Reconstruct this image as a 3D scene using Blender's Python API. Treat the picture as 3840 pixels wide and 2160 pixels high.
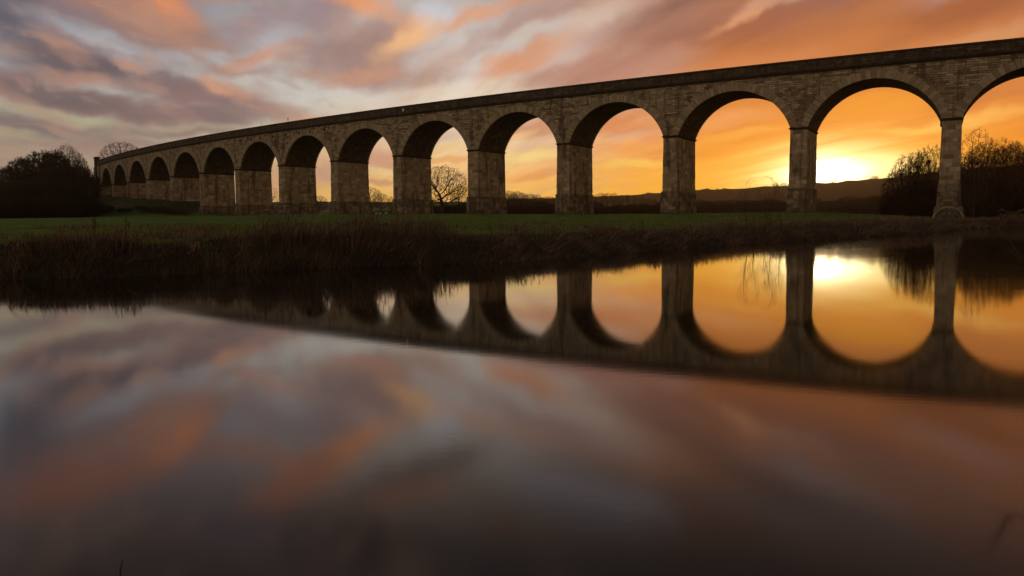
import bpy, math, random
import numpy as np
from mathutils import Matrix, Vector
for o in list(bpy.data.objects): bpy.data.objects.remove(o)
SC = bpy.context.scene; COL = SC.collection
rng = np.random.default_rng(7); random.seed(7)
# ------------------------------------------------------------------ camera
CAM_H = 1.1328; PITCH = math.radians(4.8809); ROLL = math.radians(.3456)
cd = bpy.data.cameras.new('camera'); cam = bpy.data.objects.new('camera', cd); COL.objects.link(cam)
SC.camera = cam; cd.sensor_width = 36; cd.lens = 2900.04/3840*36; cd.clip_start = .05; cd.clip_end = 20000
F0 = Vector((0, math.cos(PITCH), -math.sin(PITCH))); R0 = Vector((1, 0, 0)); U0 = Vector((0, math.sin(PITCH), math.cos(PITCH)))
Rv = R0*math.cos(ROLL)-U0*math.sin(ROLL); Uv = U0*math.cos(ROLL)+R0*math.sin(ROLL)
cam.matrix_world = Matrix(((Rv.x, Uv.x, -F0.x, 0), (Rv.y, Uv.y, -F0.y, 0), (Rv.z, Uv.z, -F0.z, CAM_H), (0, 0, 0, 1)))
SC.view_settings.view_transform = 'Standard'; SC.view_settings.look = 'None'
SC.view_settings.exposure = 0; SC.view_settings.gamma = 1
SC.render.engine = 'CYCLES'
def ray(x, y):                      # survey helper: sight line of a point noted on the 3840 x 2160 photograph
    v = Rv*(x-1920)+Uv*(1080-y)+F0*2900.04
    return v
def at(x, y, D):                    # the point on that sight line at northing D
    v = ray(x, y); t = D/v.y
    return v.x*t, D, CAM_H+v.z*t
def azel(x, y):
    v = ray(x, y)
    return math.degrees(math.atan2(v.x, v.y)), math.degrees(math.atan2(v.z, math.hypot(v.x, v.y)))
def lin(c):
    return tuple(((v/255)/12.92 if v/255 <= .04045 else ((v/255+.055)/1.055)**2.4) for v in c)
# ------------------------------------------------------------------ world: sunset sky with drifting cloud
SUN_AZ, SUN_EL = 21.8, 2.9
W = bpy.data.worlds.new('World'); SC.world = W; W.use_nodes = True
nt = W.node_tree; nt.nodes.clear(); ND = nt.nodes.new; LK = nt.links.new
def mth(op, a, b=None, c=None, clamp=False):
    n = ND('ShaderNodeMath'); n.operation = op; n.use_clamp = clamp
    for i, v in enumerate((a, b, c)):
        if v is None: continue
        if isinstance(v, (int, float)): n.inputs[i].default_value = v
        else: LK(v, n.inputs[i])
    return n.outputs[0]
def smooth(v, a, b, c=0., d=1.):
    n = ND('ShaderNodeMapRange'); n.interpolation_type = 'SMOOTHSTEP'
    LK(v, n.inputs[0]); n.inputs[1].default_value = a; n.inputs[2].default_value = b
    n.inputs[3].default_value = c; n.inputs[4].default_value = d
    return n.outputs[0]
def cmix(f, a, b, bt='MIX'):
    n = ND('ShaderNodeMix'); n.data_type = 'RGBA'; n.blend_type = bt
    if isinstance(f, (int, float)): n.inputs[0].default_value = f
    else: LK(f, n.inputs[0])
    for i, v in ((6, a), (7, b)):
        if isinstance(v, tuple): n.inputs[i].default_value = (*v[:3], 1)
        else: LK(v, n.inputs[i])
    return n.outputs[2]
def ramp(v, stops, top=40.):
    n = ND('ShaderNodeValToRGB'); LK(mth('DIVIDE', v, top, clamp=True), n.inputs[0])
    e = n.color_ramp.elements
    while len(e) < len(stops): e.new(.5)
    for k, (p, c) in enumerate(stops):
        e[k].position = max(0, p)/top; e[k].color = (*lin(c), 1)
    return n.outputs[0]
tc = ND('ShaderNodeTexCoord'); sp = ND('ShaderNodeSeparateXYZ'); LK(tc.outputs['Generated'], sp.inputs[0])
DX, DY, DZ = sp.outputs
RAD = 180/math.pi
AZ = mth('MULTIPLY', mth('ARCTAN2', DX, DY), RAD); EL = mth('MULTIPLY', mth('ARCSINE', DZ), RAD)
# cloud-sheet coordinates: the sheet drifts along azimuth -17
den = mth('ADD', mth('MAXIMUM', DZ, 0.), .07)
PX = mth('DIVIDE', DX, den); PY = mth('DIVIDE', DY, den)
ca, sa = math.cos(math.radians(-17)), math.sin(math.radians(-17))
ALONG = mth('ADD', mth('MULTIPLY', PX, sa), mth('MULTIPLY', PY, ca))
ACROSS = mth('SUBTRACT', mth('MULTIPLY', PX, ca), mth('MULTIPLY', PY, sa))
def vec(x, y, z=0.):
    n = ND('ShaderNodeCombineXYZ')
    for i, v in enumerate((x, y, z)):
        if isinstance(v, (int, float)): n.inputs[i].default_value = v
        else: LK(v, n.inputs[i])
    return n.outputs[0]
def noise(v, sc, det=4., rough=.5, dist=0., out=0):
    n = ND('ShaderNodeTexNoise'); LK(v, n.inputs['Vector']); n.inputs['Scale'].default_value = sc
    n.inputs['Detail'].default_value = det; n.inputs['Roughness'].default_value = rough; n.inputs['Distortion'].default_value = dist
    return n.outputs[out]
sheet = vec(ACROSS, mth('MULTIPLY', ALONG, .3))
N1 = noise(sheet, 1.1, 4, .5, .15); N2 = noise(vec(ACROSS, mth('MULTIPLY', ALONG, .16), 7.), 2.6, 3, .5)
N3 = noise(vec(ACROSS, mth('MULTIPLY', ALONG, .2), 3.), 6.5, 4, .55)
# clear-air colours, west, middle and towards the sun
A = ramp(EL, [(0, (150, 118, 104)), (3, (176, 148, 124)), (6, (184, 174, 152)), (9, (178, 176, 172)), (12.5, (140, 142, 152)), (16.5, (128, 124, 132)), (19, (124, 106, 100)), (23.5, (76, 66, 64)), (30, (52, 46, 46)), (40, (66, 62, 68))])
B = ramp(EL, [(0, (255, 190, 96)), (2.2, (255, 200, 108)), (4.2, (252, 206, 140)), (6.5, (236, 214, 184)), (9, (224, 212, 198)), (12, (206, 198, 194)), (16.5, (184, 172, 164)), (19.5, (148, 128, 116)), (23.5, (90, 80, 78)), (30, (54, 48, 48)), (40, (70, 66, 72))])
C = ramp(EL, [(0, (255, 206, 84)), (2.2, (255, 188, 62)), (4.5, (248, 152, 44)), (7, (232, 140, 58)), (9.5, (206, 122, 60)), (12.5, (180, 106, 64)), (17, (172, 112, 80)), (20, (128, 92, 78)), (24, (80, 68, 66)), (30, (54, 48, 48)), (40, (70, 66, 72))])
col = cmix(smooth(AZ, -27, -8), A, B)
col = cmix(smooth(AZ, -3, 16), col, C)
# back of the sky: unseen, warmed and brightened to light the stone, a little brighter low down
back = smooth(mth('ABSOLUTE', AZ), 48, 105)
BK = ramp(EL, [(0, (222, 184, 140)), (8, (220, 186, 146)), (20, (190, 168, 146)), (40, (128, 120, 118))])
BK = cmix(smooth(AZ, 60, 140), BK, cmix(1., BK, (.74, .70, .66), 'MULTIPLY'))
col = cmix(back, col, BK)
# one soft cloud after another: (x, y of a sight line, half-widths in degrees, tilt, colour, strength)
warp = ND('ShaderNodeVectorMath'); warp.operation = 'MULTIPLY_ADD'
LK(noise(vec(AZ, EL), .42, 3, .5, 0, 1), warp.inputs[0]); warp.inputs[1].default_value = (2.4, 1.4, 0); LK(vec(AZ, EL), warp.inputs[2])
sub = ND('ShaderNodeVectorMath'); sub.operation = 'SUBTRACT'; LK(warp.outputs[0], sub.inputs[0]); sub.inputs[1].default_value = (1.2, .7, 0)
AE = sub.outputs[0]
FR = mth('ADD', mth('MULTIPLY', N1, 1.3), mth('ADD', mth('MULTIPLY', N2, 1.2), mth('SUBTRACT', mth('MULTIPLY', N3, 1.3), .85)))    # ragged, streaked cloud edges
NL = noise(vec(AZ, mth('MULTIPLY', EL, 2.)), .22, 4, .55, .1)
WL = smooth(AZ, -3, -12)                    # the western cloud drifts less in the frame: puffier, less streaked
FR = mth('ADD', mth('MULTIPLY', mth('ADD', mth('MULTIPLY', NL, 1.5), .28), WL), mth('MULTIPLY', FR, mth('SUBTRACT', 1., WL)))
WT = mth('SUBTRACT', 1., mth('MULTIPLY', WL, .6))
def cloud(px, py, rx, ry, rot, c, s, soft=.85, refl=False):
    global col
    a, e = azel(px*1.4907, py*1.4907)
    if px < 1250 and max(c)-min(c) > 45: g_ = sum(c)/3; c = tuple(g_+(v-g_)*.80 for v in c)
    if refl: e = -e
    m = ND('ShaderNodeMapping'); m.vector_type = 'TEXTURE'; LK(AE, m.inputs[0])
    m.inputs[1].default_value = (a, e, 0); m.inputs[2].default_value = (0, 0, math.radians(rot)); m.inputs[3].default_value = (rx/32, ry/32, 1)
    g = ND('ShaderNodeTexGradient'); g.gradient_type = 'SPHERICAL'; LK(m.outputs[0], g.inputs[0])
    col = cmix(smooth(mth('MULTIPLY', g.outputs['Fac'], FR), .02, soft, 0., s), col, lin(c))
# (sizes in 1/32 degree)
CL = [
 # gaps of clearer sky
 (250,165,330,48,-14,(166,170,172),.8),(740,225,270,90,-6,(204,200,192),.8),(1180,250,260,60,6,(222,210,192),.8),(1400,80,190,40,24,(206,190,178),.4),
 (1090,45,80,50,20,(196,200,210),.8),(60,252,70,30,0,(176,172,152),.7),(215,312,180,24,-8,(176,168,140),.85),(70,345,160,20,0,(178,168,136),.85),
 (40,120,60,120,0,(150,156,166),.6),(640,95,60,60,20,(172,172,178),.6),(480,335,120,18,8,(186,164,138),.7),(880,265,120,24,8,(214,200,178),.7),
 # the big warm cloud top left
 (150,45,200,90,-18,(122,108,118),.8),(360,60,280,95,-20,(164,118,104),.95),(470,85,150,80,-35,(186,130,106),.8),(330,20,120,50,-20,(214,146,112),.6),
 (0,20,90,130,0,(80,80,92),.85),(620,70,110,45,25,(160,132,130),.6),
 # left bands
 (190,145,210,42,-10,(112,98,104),.95),(300,122,120,20,-16,(196,138,112),.7),(390,212,90,24,-8,(206,146,114),.7),(370,178,150,30,-24,(118,102,108),.7),
 (60,205,130,40,-6,(134,106,104),.85),(230,200,130,26,-6,(184,132,110),.7),(180,250,300,40,-10,(122,102,104),.95),(110,170,150,22,-8,(108,98,106),.7),(30,130,60,22,0,(182,136,118),.6),(560,150,60,18,10,(176,168,170),.6),(330,152,80,16,-14,(190,180,178),.6),(150,285,90,12,-6,(176,168,146),.6),(500,318,90,12,4,(188,170,146),.6),(480,235,220,46,-6,(140,110,108),.95),
 (560,222,84,30,-10,(226,150,110),.95),(610,262,170,30,-14,(142,114,114),.8),(330,280,280,34,-5,(146,112,106),.95),(520,285,150,24,-5,(158,118,108),.8),
 (70,312,240,30,-8,(118,104,106),.9),(420,330,240,22,2,(140,122,116),.85),(480,100,40,20,0,(196,140,116),.5),(300,362,260,16,0,(146,116,110),.6),(770,300,90,16,8,(236,160,118),.7),
 (140,368,160,14,0,(158,122,116),.6),(700,280,140,26,0,(176,142,128),.6),(270,385,200,14,0,(158,118,112),.5),
 # middle left
 (640,168,150,30,14,(184,134,118),.9),(660,145,60,22,30,(226,158,124),.8),(745,122,90,30,26,(196,150,132),.7),(720,30,170,46,20,(160,140,146),.7),
 (830,40,120,60,34,(178,142,138),.7),(900,110,220,70,18,(176,136,126),.9),(1010,98,130,46,34,(248,172,112),.95),(1120,60,110,26,34,(228,170,142),.7),(960,160,200,44,14,(172,132,120),.9),
 (920,190,150,26,8,(214,146,112),.8),(1060,200,180,30,8,(176,142,128),.8),(790,188,60,14,12,(226,160,122),.7),(1120,150,160,40,30,(214,172,148),.6),
 # middle right
 (1270,70,190,48,26,(176,146,138),.85),(1440,30,220,50,20,(182,146,132),.8),(1330,148,170,40,22,(212,152,118),.9),(1230,160,80,24,26,(230,168,128),.7),(1500,190,290,70,12,(184,134,116),.95),
 (1560,110,150,50,26,(196,150,128),.7),(1700,60,240,80,14,(160,110,94),.9),(1640,170,180,50,16,(190,136,114),.7),
 # right
 (2000,25,300,60,10,(158,98,72),.85),(1900,28,140,22,22,(232,162,116),.85),(2250,60,330,60,8,(176,104,62),.85),(2480,100,200,40,10,(214,150,102),.8),(2100,110,300,40,8,(198,118,66),.7),
 (1900,170,300,50,6,(212,132,78),.7),(2420,20,200,40,8,(160,92,58),.7),(2330,150,260,26,8,(224,142,76),.6),
 # seen through the arches
 (1570,320,170,40,0,(222,140,88),.9),(1610,410,150,16,4,(255,210,100),.8),(1570,375,150,22,0,(240,154,74),.6),(1350,318,130,36,8,(208,148,112),.9),(1290,350,80,14,24,(248,196,140),.8),
 (1310,392,130,22,8,(255,224,140),.9),(1345,440,130,22,8,(242,164,92),.8),(1110,335,90,30,0,(216,180,156),.8),(1130,400,110,14,4,(252,166,80),.7),(1110,372,90,12,10,(255,206,120),.6),
 (960,400,90,40,0,(222,154,122),.9),(950,432,90,10,0,(255,216,140),.8),(955,458,80,10,0,(220,148,108),.8),(810,420,60,50,0,(226,164,130),.8),(690,460,50,40,0,(250,180,120),.6),
 (2210,265,220,44,4,(246,156,44),.8),(2450,300,200,24,4,(255,188,92),.8),(2490,240,160,34,6,(204,120,60),.8),(1830,300,150,26,8,(238,160,96),.7),(1790,370,120,20,4,(250,160,56),.7),(1860,335,140,16,6,(255,180,80),.5),
 (1210,236,250,50,8,(230,212,188),.9),(1420,105,150,40,24,(208,188,176),.4),(1090,48,70,44,20,(198,204,212),.8),
 (2380,345,160,18,4,(250,166,62),.6),(2300,325,190,14,2,(255,206,96),.6),
 (300,108,270,28,-14,(176,180,184),.8),(600,150,150,28,-6,(190,188,186),.75),(640,205,110,26,0,(202,196,188),.75),(35,265,80,18,-4,(176,170,146),.75),(170,300,130,18,-10,(176,168,138),.8),(35,330,90,12,0,(178,166,136),.6),(440,320,110,12,4,(186,170,142),.65),
 (170,152,165,32,-12,(98,90,96),.88),(170,250,230,30,-8,(106,95,98),.88),(450,212,110,22,-6,(126,108,110),.75),(460,280,230,28,-4,(130,110,110),.8),
 (159,113,85,15,-10,(190,134,114),.75),(327,163,60,16,-10,(206,148,122),.85),(177,192,95,19,-8,(186,134,114),.8),(557,222,66,24,-12,(224,156,120),.95),(632,148,72,22,28,(212,148,122),.9),(725,116,72,22,20,(202,154,136),.75),
 (810,28,150,50,34,(150,132,140),.6),(900,140,210,64,20,(164,126,118),.8),(990,188,190,36,8,(170,130,118),.75),(1025,104,130,44,30,(255,186,122),.95),(915,192,130,24,8,(222,152,118),.8),
 (1440,178,270,46,12,(184,134,118),.8),(1325,150,190,36,20,(220,154,118),.85),(1560,60,200,40,22,(168,128,116),.6),
]
for c_ in CL: cloud(*c_)
RC = [  # cloud overhead, known from the river's mirror
 (430,1122,150,52,-30,(240,140,88),.95),(880,1125,210,48,-24,(255,156,92),.95),(760,1180,120,40,20,(244,140,90),.85),(720,1225,240,60,-30,(224,126,80),.9),(190,1215,260,70,0,(200,112,72),.9),(600,1130,160,40,10,(210,130,92),.7),(250,1120,200,40,-6,(190,126,96),.7),(1020,1240,200,40,-10,(190,112,76),.7),(1290,1080,150,26,14,(216,146,110),.7),(1180,1045,120,24,20,(240,160,110),.7),(1560,1150,200,24,16,(200,140,110),.6),(2050,1080,260,30,14,(176,96,66),.6),(1330,1010,140,26,14,(214,206,196),.7),(1560,1120,120,30,10,(190,180,176),.6),(2400,1120,200,36,14,(170,150,146),.5),
 (1060,1180,300,50,-16,(104,82,80),.8),(440,1255,200,40,10,(116,114,118),.6),(1450,1280,300,60,10,(118,116,118),.7),(1500,1200,300,50,16,(136,128,130),.6),(1860,1140,300,50,16,(150,112,96),.7),
 (2250,1180,400,60,16,(128,104,100),.6),(2100,1290,360,60,14,(92,98,106),.6),(1900,1210,260,40,20,(98,78,76),.7),(850,1350,400,80,10,(70,58,56),.85),(1300,1330,200,40,10,(130,92,70),.6),(1900,1280,260,40,14,(104,108,114),.6),(1480,1050,170,34,10,(214,204,196),.75),(1980,1100,220,26,14,(196,146,122),.65),(1450,1235,320,44,10,(158,156,162),.8),(2060,1200,280,34,14,(150,142,144),.65),(1700,1080,200,40,16,(120,84,72),.6),(620,1320,200,80,0,(92,96,108),.6)]
for c_ in RC: cloud(*c_, refl=True)
# streaky cloud texture over everything
dk = cmix(1., col, cmix(smooth(AZ, -20, 14), (.64, .64, .66), (.84, .70, .58)), 'MULTIPLY')
lt = cmix(1., col, cmix(smooth(AZ, -20, 14), (1.15, 1.15, 1.14), (1.12, 1.14, 1.18)), 'MULTIPLY')
col = cmix(mth('MULTIPLY', WT, smooth(N1, .50, .76, 0., .5)), col, dk)
col = cmix(mth('MULTIPLY', WT, smooth(N1, .50, .28, 0., .5)), col, lt)
col = cmix(mth('MULTIPLY', WT, smooth(N2, .48, .78, 0., .3)), col, dk)
col = cmix(mth('MULTIPLY', WT, smooth(N2, .52, .24, 0., .35)), col, lt)
col = cmix(mth('MULTIPLY', WT, smooth(N3, .46, .74, 0., .36)), col, dk)
col = cmix(mth('MULTIPLY', WT, smooth(N3, .5, .26, 0., .25)), col, lt)
# small puffs with a sunlit upper right edge
def puffs(v, off, sc, lo, hi, dark, lit, w, det=3.):
    global col
    a = noise(v, sc, det, .5, .25); sh = ND('ShaderNodeVectorMath'); sh.operation = 'ADD'; LK(v, sh.inputs[0]); sh.inputs[1].default_value = off
    b = noise(sh.outputs[0], sc, det, .5, .25); c = smooth(a, lo, hi)
    col = cmix(mth('MULTIPLY', c, w), col, lin(dark)); e = smooth(mth('SUBTRACT', a, b), .0, .16)
    col = cmix(mth('MULTIPLY', mth('MULTIPLY', smooth(a, lo-.03, hi), e), w), col, lin(lit))
LEFT = mth('MULTIPLY', smooth(AZ, -6, -16), smooth(EL, 1.5, 4.))
ae2 = vec(AZ, mth('MULTIPLY', mth('ADD', EL, mth('MULTIPLY', AZ, .12)), 2.2))
puffs(ae2, (1.4, 1.5, 0), .14, .43, .62, (122, 106, 108), (198, 148, 124), mth('MULTIPLY', LEFT, .30), 4.)
puffs(ae2, (.7, .8, 0), .34, .46, .68, (134, 116, 116), (200, 156, 134), mth('MULTIPLY', LEFT, .26), 4.)
MIDL = mth('MULTIPLY', smooth(AZ, -16, -8), smooth(AZ, 16, 6))
puffs(sheet, (.16, .05, 0), 1.9, .46, .70, (176, 144, 132), (232, 180, 144), mth('MULTIPLY', MIDL, .30))
# glow round the sun behind thin cloud
def glow(a0, e0, ra, re, c, s):
    global col
    dx = mth('DIVIDE', mth('SUBTRACT', AZ, a0), ra); dy = mth('DIVIDE', mth('SUBTRACT', EL, e0), re)
    d = mth('SQRT', mth('ADD', mth('MULTIPLY', dx, dx), mth('MULTIPLY', dy, dy)))
    d = mth('ADD', d, mth('MULTIPLY', mth('SUBTRACT', N2, .5), .5))
    col = cmix(smooth(d, 1., 0., 0., s), col, c)
glow(SUN_AZ-1, .8, 27, 5.2, (1.0, .41, .035), .85)
glow(SUN_AZ+.6, 1.8, 15, 5.6, (1.2, .60, .08), .92)
glow(SUN_AZ+1., 2.4, 9.5, 4.1, (1.5, 1.1, .34), 1.)
glow(SUN_AZ+.6, 2.8, 6.0, 3.1, (2.1, 1.75, .85), 1.)
glow(SUN_AZ+.1, 2.8, 3.4, 2.2, (5., 4.1, 2.3), 1.)
# physical twilight underneath
sky = ND('ShaderNodeTexSky'); sky.sky_type = 'NISHITA'; sky.sun_disc = False
sky.sun_elevation = math.radians(SUN_EL); sky.sun_rotation = math.radians(SUN_AZ)
bg1 = ND('ShaderNodeBackground'); LK(sky.outputs[0], bg1.inputs[0]); bg1.inputs[1].default_value = .004
bg2 = ND('ShaderNodeBackground'); LK(col, bg2.inputs[0]); bg2.inputs[1].default_value = 1.0
ad = ND('ShaderNodeAddShader'); LK(bg1.outputs[0], ad.inputs[0]); LK(bg2.outputs[0], ad.inputs[1])
wo = ND('ShaderNodeOutputWorld'); LK(ad.outputs[0], wo.inputs[0])
W.cycles.sampling_method = 'MANUAL'; W.cycles.sample_map_resolution = 1024
# ------------------------------------------------------------------ sun
sd = bpy.data.lights.new('sun', 'SUN'); sd.energy = .004; sd.angle = math.radians(2.2); sd.color = (1, .62, .3)
so = bpy.data.objects.new('sun', sd); COL.objects.link(so)
a_, e_ = math.radians(SUN_AZ), math.radians(SUN_EL)
sv = Vector((math.sin(a_)*math.cos(e_), math.cos(a_)*math.cos(e_), math.sin(e_)))
so.rotation_euler = sv.to_track_quat('Z', 'Y').to_euler()
# ------------------------------------------------------------------ helpers
def tag(o, label=None, cat=None, group=None, kind=None):
    for k, v in (('label', label), ('category', cat), ('group', group), ('kind', kind)):
        if v: o[k] = v
    return o
def empty(name, loc=(0, 0, 0), rz=0.):
    o = bpy.data.objects.new(name, None); COL.objects.link(o); o.location = loc; o.rotation_euler = (0, 0, rz); return o
class MB:
    def __init__(s): s.v = []; s.f = []; s.uv = []; s.t = []; s.n = 0
    def add(s, vs, fs, tone=.5, uvs=None):
        b = s.n; s.v.extend(vs); s.n += len(vs)
        for k, f in enumerate(fs):
            s.f.append(tuple(b+i for i in f)); s.t.append(tone[k] if isinstance(tone, (list, tuple)) else tone)
            if uvs: s.uv.append([uvs[i] for i in f])
            else: s.uv.append([(0, 0)]*len(f))
    def box8(s, p, tone=.5):        # eight corners: 0-3 bottom ring, 4-7 top ring
        s.add(p, [(3, 2, 1, 0), (4, 5, 6, 7), (0, 1, 5, 4), (1, 2, 6, 5), (2, 3, 7, 6), (3, 0, 4, 7)], tone)
    def box(s, c, d, tone=.5):
        x, y, z = c; a, b, h = d[0]/2, d[1]/2, d[2]/2
        s.box8([(x-a, y-b, z-h), (x+a, y-b, z-h), (x+a, y+b, z-h), (x-a, y+b, z-h), (x-a, y-b, z+h), (x+a, y-b, z+h), (x+a, y+b, z+h), (x-a, y+b, z+h)], tone)
    def build(s, name, mat, parent=None, smooth_=False, origin=(0, 0, 0)):
        me = bpy.data.meshes.new(name)
        vs = [(v[0]-origin[0], v[1]-origin[1], v[2]-origin[2]) for v in s.v]
        me.from_pydata(vs, [], s.f)
        uvl = me.uv_layers.new(name='UVMap'); flat = [c for f in s.uv for p in f for c in p]
        uvl.data.foreach_set('uv', flat)
        at_ = me.attributes.new('tone', 'FLOAT', 'FACE'); at_.data.foreach_set('value', s.t)
        if smooth_: me.polygons.foreach_set('use_smooth', [True]*len(me.polygons))
        me.materials.append(mat); me.update()
        o = bpy.data.objects.new(name, me); COL.objects.link(o)
        if parent: o.parent = parent
        else: o.location = origin
        return o
def npmesh(name, V, Q, mat, parent=None, tone=None, smooth_=False, loc=None):
    me = bpy.data.meshes.new(name); V = np.asarray(V, dtype=np.float32); Q = np.asarray(Q, dtype=np.int32)
    k = Q.shape[1]
    me.vertices.add(len(V)); me.vertices.foreach_set('co', V.ravel())
    me.loops.add(Q.size); me.loops.foreach_set('vertex_index', Q.ravel())
    me.polygons.add(len(Q)); me.polygons.foreach_set('loop_start', np.arange(0, Q.size, k, dtype=np.int32))
    me.polygons.foreach_set('loop_total', np.full(len(Q), k, dtype=np.int32))
    if tone is not None:
        a = me.attributes.new('tone', 'FLOAT', 'FACE'); a.data.foreach_set('value', np.asarray(tone, dtype=np.float32))
    if smooth_: me.polygons.foreach_set('use_smooth', np.ones(len(Q), dtype=bool))
    me.materials.append(mat); me.update(calc_edges=True)
    o = bpy.data.objects.new(name, me); COL.objects.link(o)
    if parent: o.parent = parent
    if loc: o.location = loc
    return o
# ------------------------------------------------------------------ materials
class Mat:
    def __init__(s, name, rough=.9, spec=.3):
        s.m = bpy.data.materials.new(name); s.m.use_nodes = True; s.t = s.m.node_tree
        s.b = s.t.nodes['Principled BSDF']; s.b.inputs['Roughness'].default_value = rough
        s.b.inputs['Specular IOR Level'].default_value = spec
    def n(s, t, **k):
        n = s.t.nodes.new(t)
        for a, v in k.items(): setattr(n, a, v)
        return n
    def l(s, a, b): s.t.links.new(a, b)
    def val(s, x, sock):
        if isinstance(x, (int, float)): sock.default_value = x
        elif isinstance(x, tuple): sock.default_value = (*x[:3], 1)
        else: s.l(x, sock)
    def math(s, op, a, b=0., clamp=False):
        n = s.n('ShaderNodeMath', operation=op, use_clamp=clamp); s.val(a, n.inputs[0]); s.val(b, n.inputs[1]); return n.outputs[0]
    def mix(s, f, a, b, bt='MIX'):
        n = s.n('ShaderNodeMix', data_type='RGBA', blend_type=bt); s.val(f, n.inputs[0]); s.val(a, n.inputs[6]); s.val(b, n.inputs[7]); return n.outputs[2]
    def noise(s, v, sc, det=4., ro=.55):
        n = s.n('ShaderNodeTexNoise'); s.l(v, n.inputs[0]); n.inputs['Scale'].default_value = sc; n.inputs['Detail'].default_value = det; n.inputs['Roughness'].default_value = ro; return n.outputs[0]
    def sm(s, v, a, b, c=0., d=1.):
        n = s.n('ShaderNodeMapRange', interpolation_type='SMOOTHSTEP'); s.l(v, n.inputs[0])
        for i, x in enumerate((a, b, c, d)): n.inputs[i+1].default_value = x
        return n.outputs[0]
    def co(s, which='Object', scale=(1, 1, 1)):
        t = s.n('ShaderNodeTexCoord'); m = s.n('ShaderNodeMapping'); s.l(t.outputs[which], m.inputs[0]); m.inputs[3].default_value = scale; return m.outputs[0]
    def attr(s, name='tone'):
        return s.n('ShaderNodeAttribute', attribute_name=name).outputs['Fac']
    def bump(s, h, st=.5, dist=.05):
        n = s.n('ShaderNodeBump'); n.inputs['Strength'].default_value = st; n.inputs['Distance'].default_value = dist
        s.l(h, n.inputs['Height']); s.l(n.outputs[0], s.b.inputs['Normal'])
    def out(s, c): s.val(c, s.b.inputs['Base Color']); return s.m
def stone(name, brick=None, dark=0., moss=.0, dressed=False):
    M = Mat(name, .92, .2); O = M.co('Object')
    if brick:
        br = M.n('ShaderNodeTexBrick'); M.l(M.co('UV'), br.inputs[0])
        br.inputs['Color1'].default_value = (0, 0, 0, 1); br.inputs['Color2'].default_value = (1, 1, 1, 1); br.inputs['Mortar'].default_value = (.5, .5, .5, 1)
        br.inputs['Scale'].default_value = 1; br.inputs['Brick Width'].default_value = brick[0]; br.inputs['Row Height'].default_value = brick[1]
        br.inputs['Mortar Size'].default_value = .03; br.inputs['Mortar Smooth'].default_value = .25; br.offset = .43; br.squash = 1.35; br.squash_frequency = 3
        tone = M.math('MULTIPLY', br.outputs[0], 1.); mort = br.outputs[1]
    else:
        tone = M.attr(); mort = None
    a, b, c, d = (.135, .10, .065), (.33, .26, .165), (.50, .415, .285), (.21, .155, .10)
    c1 = M.mix(M.sm(tone, .0, .55), a, b); c1 = M.mix(M.sm(tone, .5, 1.), c1, c)
    # individual odd blocks, redder or blackened
    if dressed:
        c1 = M.mix(M.sm(tone, .2, 1.), (.20, .16, .105), (.38, .32, .22)); c1 = M.mix(M.sm(M.noise(O, 2., 4, .6), .5, .75, 0, .45), c1, (.12, .10, .075)); M.bump(M.noise(O, 9., 5, .65), .7, .04); return M.out(c1)
    n1 = M.noise(O, .55, 5, .6); c1 = M.mix(M.sm(n1, .42, .66, 0, .55), c1, d)
    c1 = M.mix(M.sm(M.noise(M.co('Object', (1, 1, .16)), .8, 4, .6), .49, .66, 0., .78), c1, (.045, .036, .030))       # rain streaks
    c1 = M.mix(M.sm(M.noise(O, 3.3, 4, .6), .5, .72, 0, .45), c1, (.10, .085, .065))
    c1 = M.mix(M.sm(M.noise(O, 14., 3, .6), .45, .75, 0, .35), c1, (.42, .36, .27))
    if moss: c1 = M.mix(M.sm(M.noise(O, 1.1, 4, .6), .5, .62, 0, moss), c1, (.04, .055, .02))
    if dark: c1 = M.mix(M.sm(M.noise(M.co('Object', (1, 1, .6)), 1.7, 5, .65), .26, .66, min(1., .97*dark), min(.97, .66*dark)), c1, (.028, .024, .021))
    h = M.noise(O, 9., 5, .65)
    if mort is not None:
        c1 = M.mix(M.math('MULTIPLY', mort, .85), c1, (.03, .024, .018))
        h = M.math('SUBTRACT', M.math('ADD', M.math('MULTIPLY', h, .6), M.math('MULTIPLY', tone, .5)), M.math('MULTIPLY', mort, 1.1))
    M.bump(h, .9, .05)
    return M.out(c1)
STONE_COURSED = stone('spandrel stone', (1.05, .34))
STONE_BLOCK = stone('pier stone')
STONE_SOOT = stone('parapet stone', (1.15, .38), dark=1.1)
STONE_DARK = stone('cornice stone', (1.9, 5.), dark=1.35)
STONE_BARREL = stone('barrel stone', (.9, .32), dark=1.02, moss=.4)  # mossy, and darkened to paint in the shade under the arches
STONE_DRESSED = stone('voussoir stone', dressed=True)
STONE_BASE = stone('pedestal stone', None, dark=.55, moss=.45)
STONE_MOSSY = stone('mossy stone', None, dark=.8, moss=.7)
def plain(name, c, rough=.9, spec=.2, var=.35, sc=2.):
    M = Mat(name, rough, spec); n = M.noise(M.co('Object'), sc, 4, .6)
    return M.out(M.mix(M.sm(n, .3, .7), tuple(v*(1-var) for v in c), tuple(v*(1+var) for v in c)))
BARK = plain('bark', (.045, .034, .026), sc=3); TWIG = plain('twigs', (.075, .048, .034), sc=1.)
TWIG_DARK = plain('dark twigs', (.04, .033, .024), sc=.6)
IRON = plain('black iron', (.03, .03, .032), .6); WHITE = plain('white enamel', (.7, .72, .74), .5, .4, .05)
WOOD = plain('weathered wood', (.10, .085, .07)); WOOL = plain('fleece', (.55, .5, .44), .95, .1, .15, 6); SKINB = plain('sheep face', (.05, .045, .04))
SOIL = plain('mole soil', (.03, .02, .014), sc=8)
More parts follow.
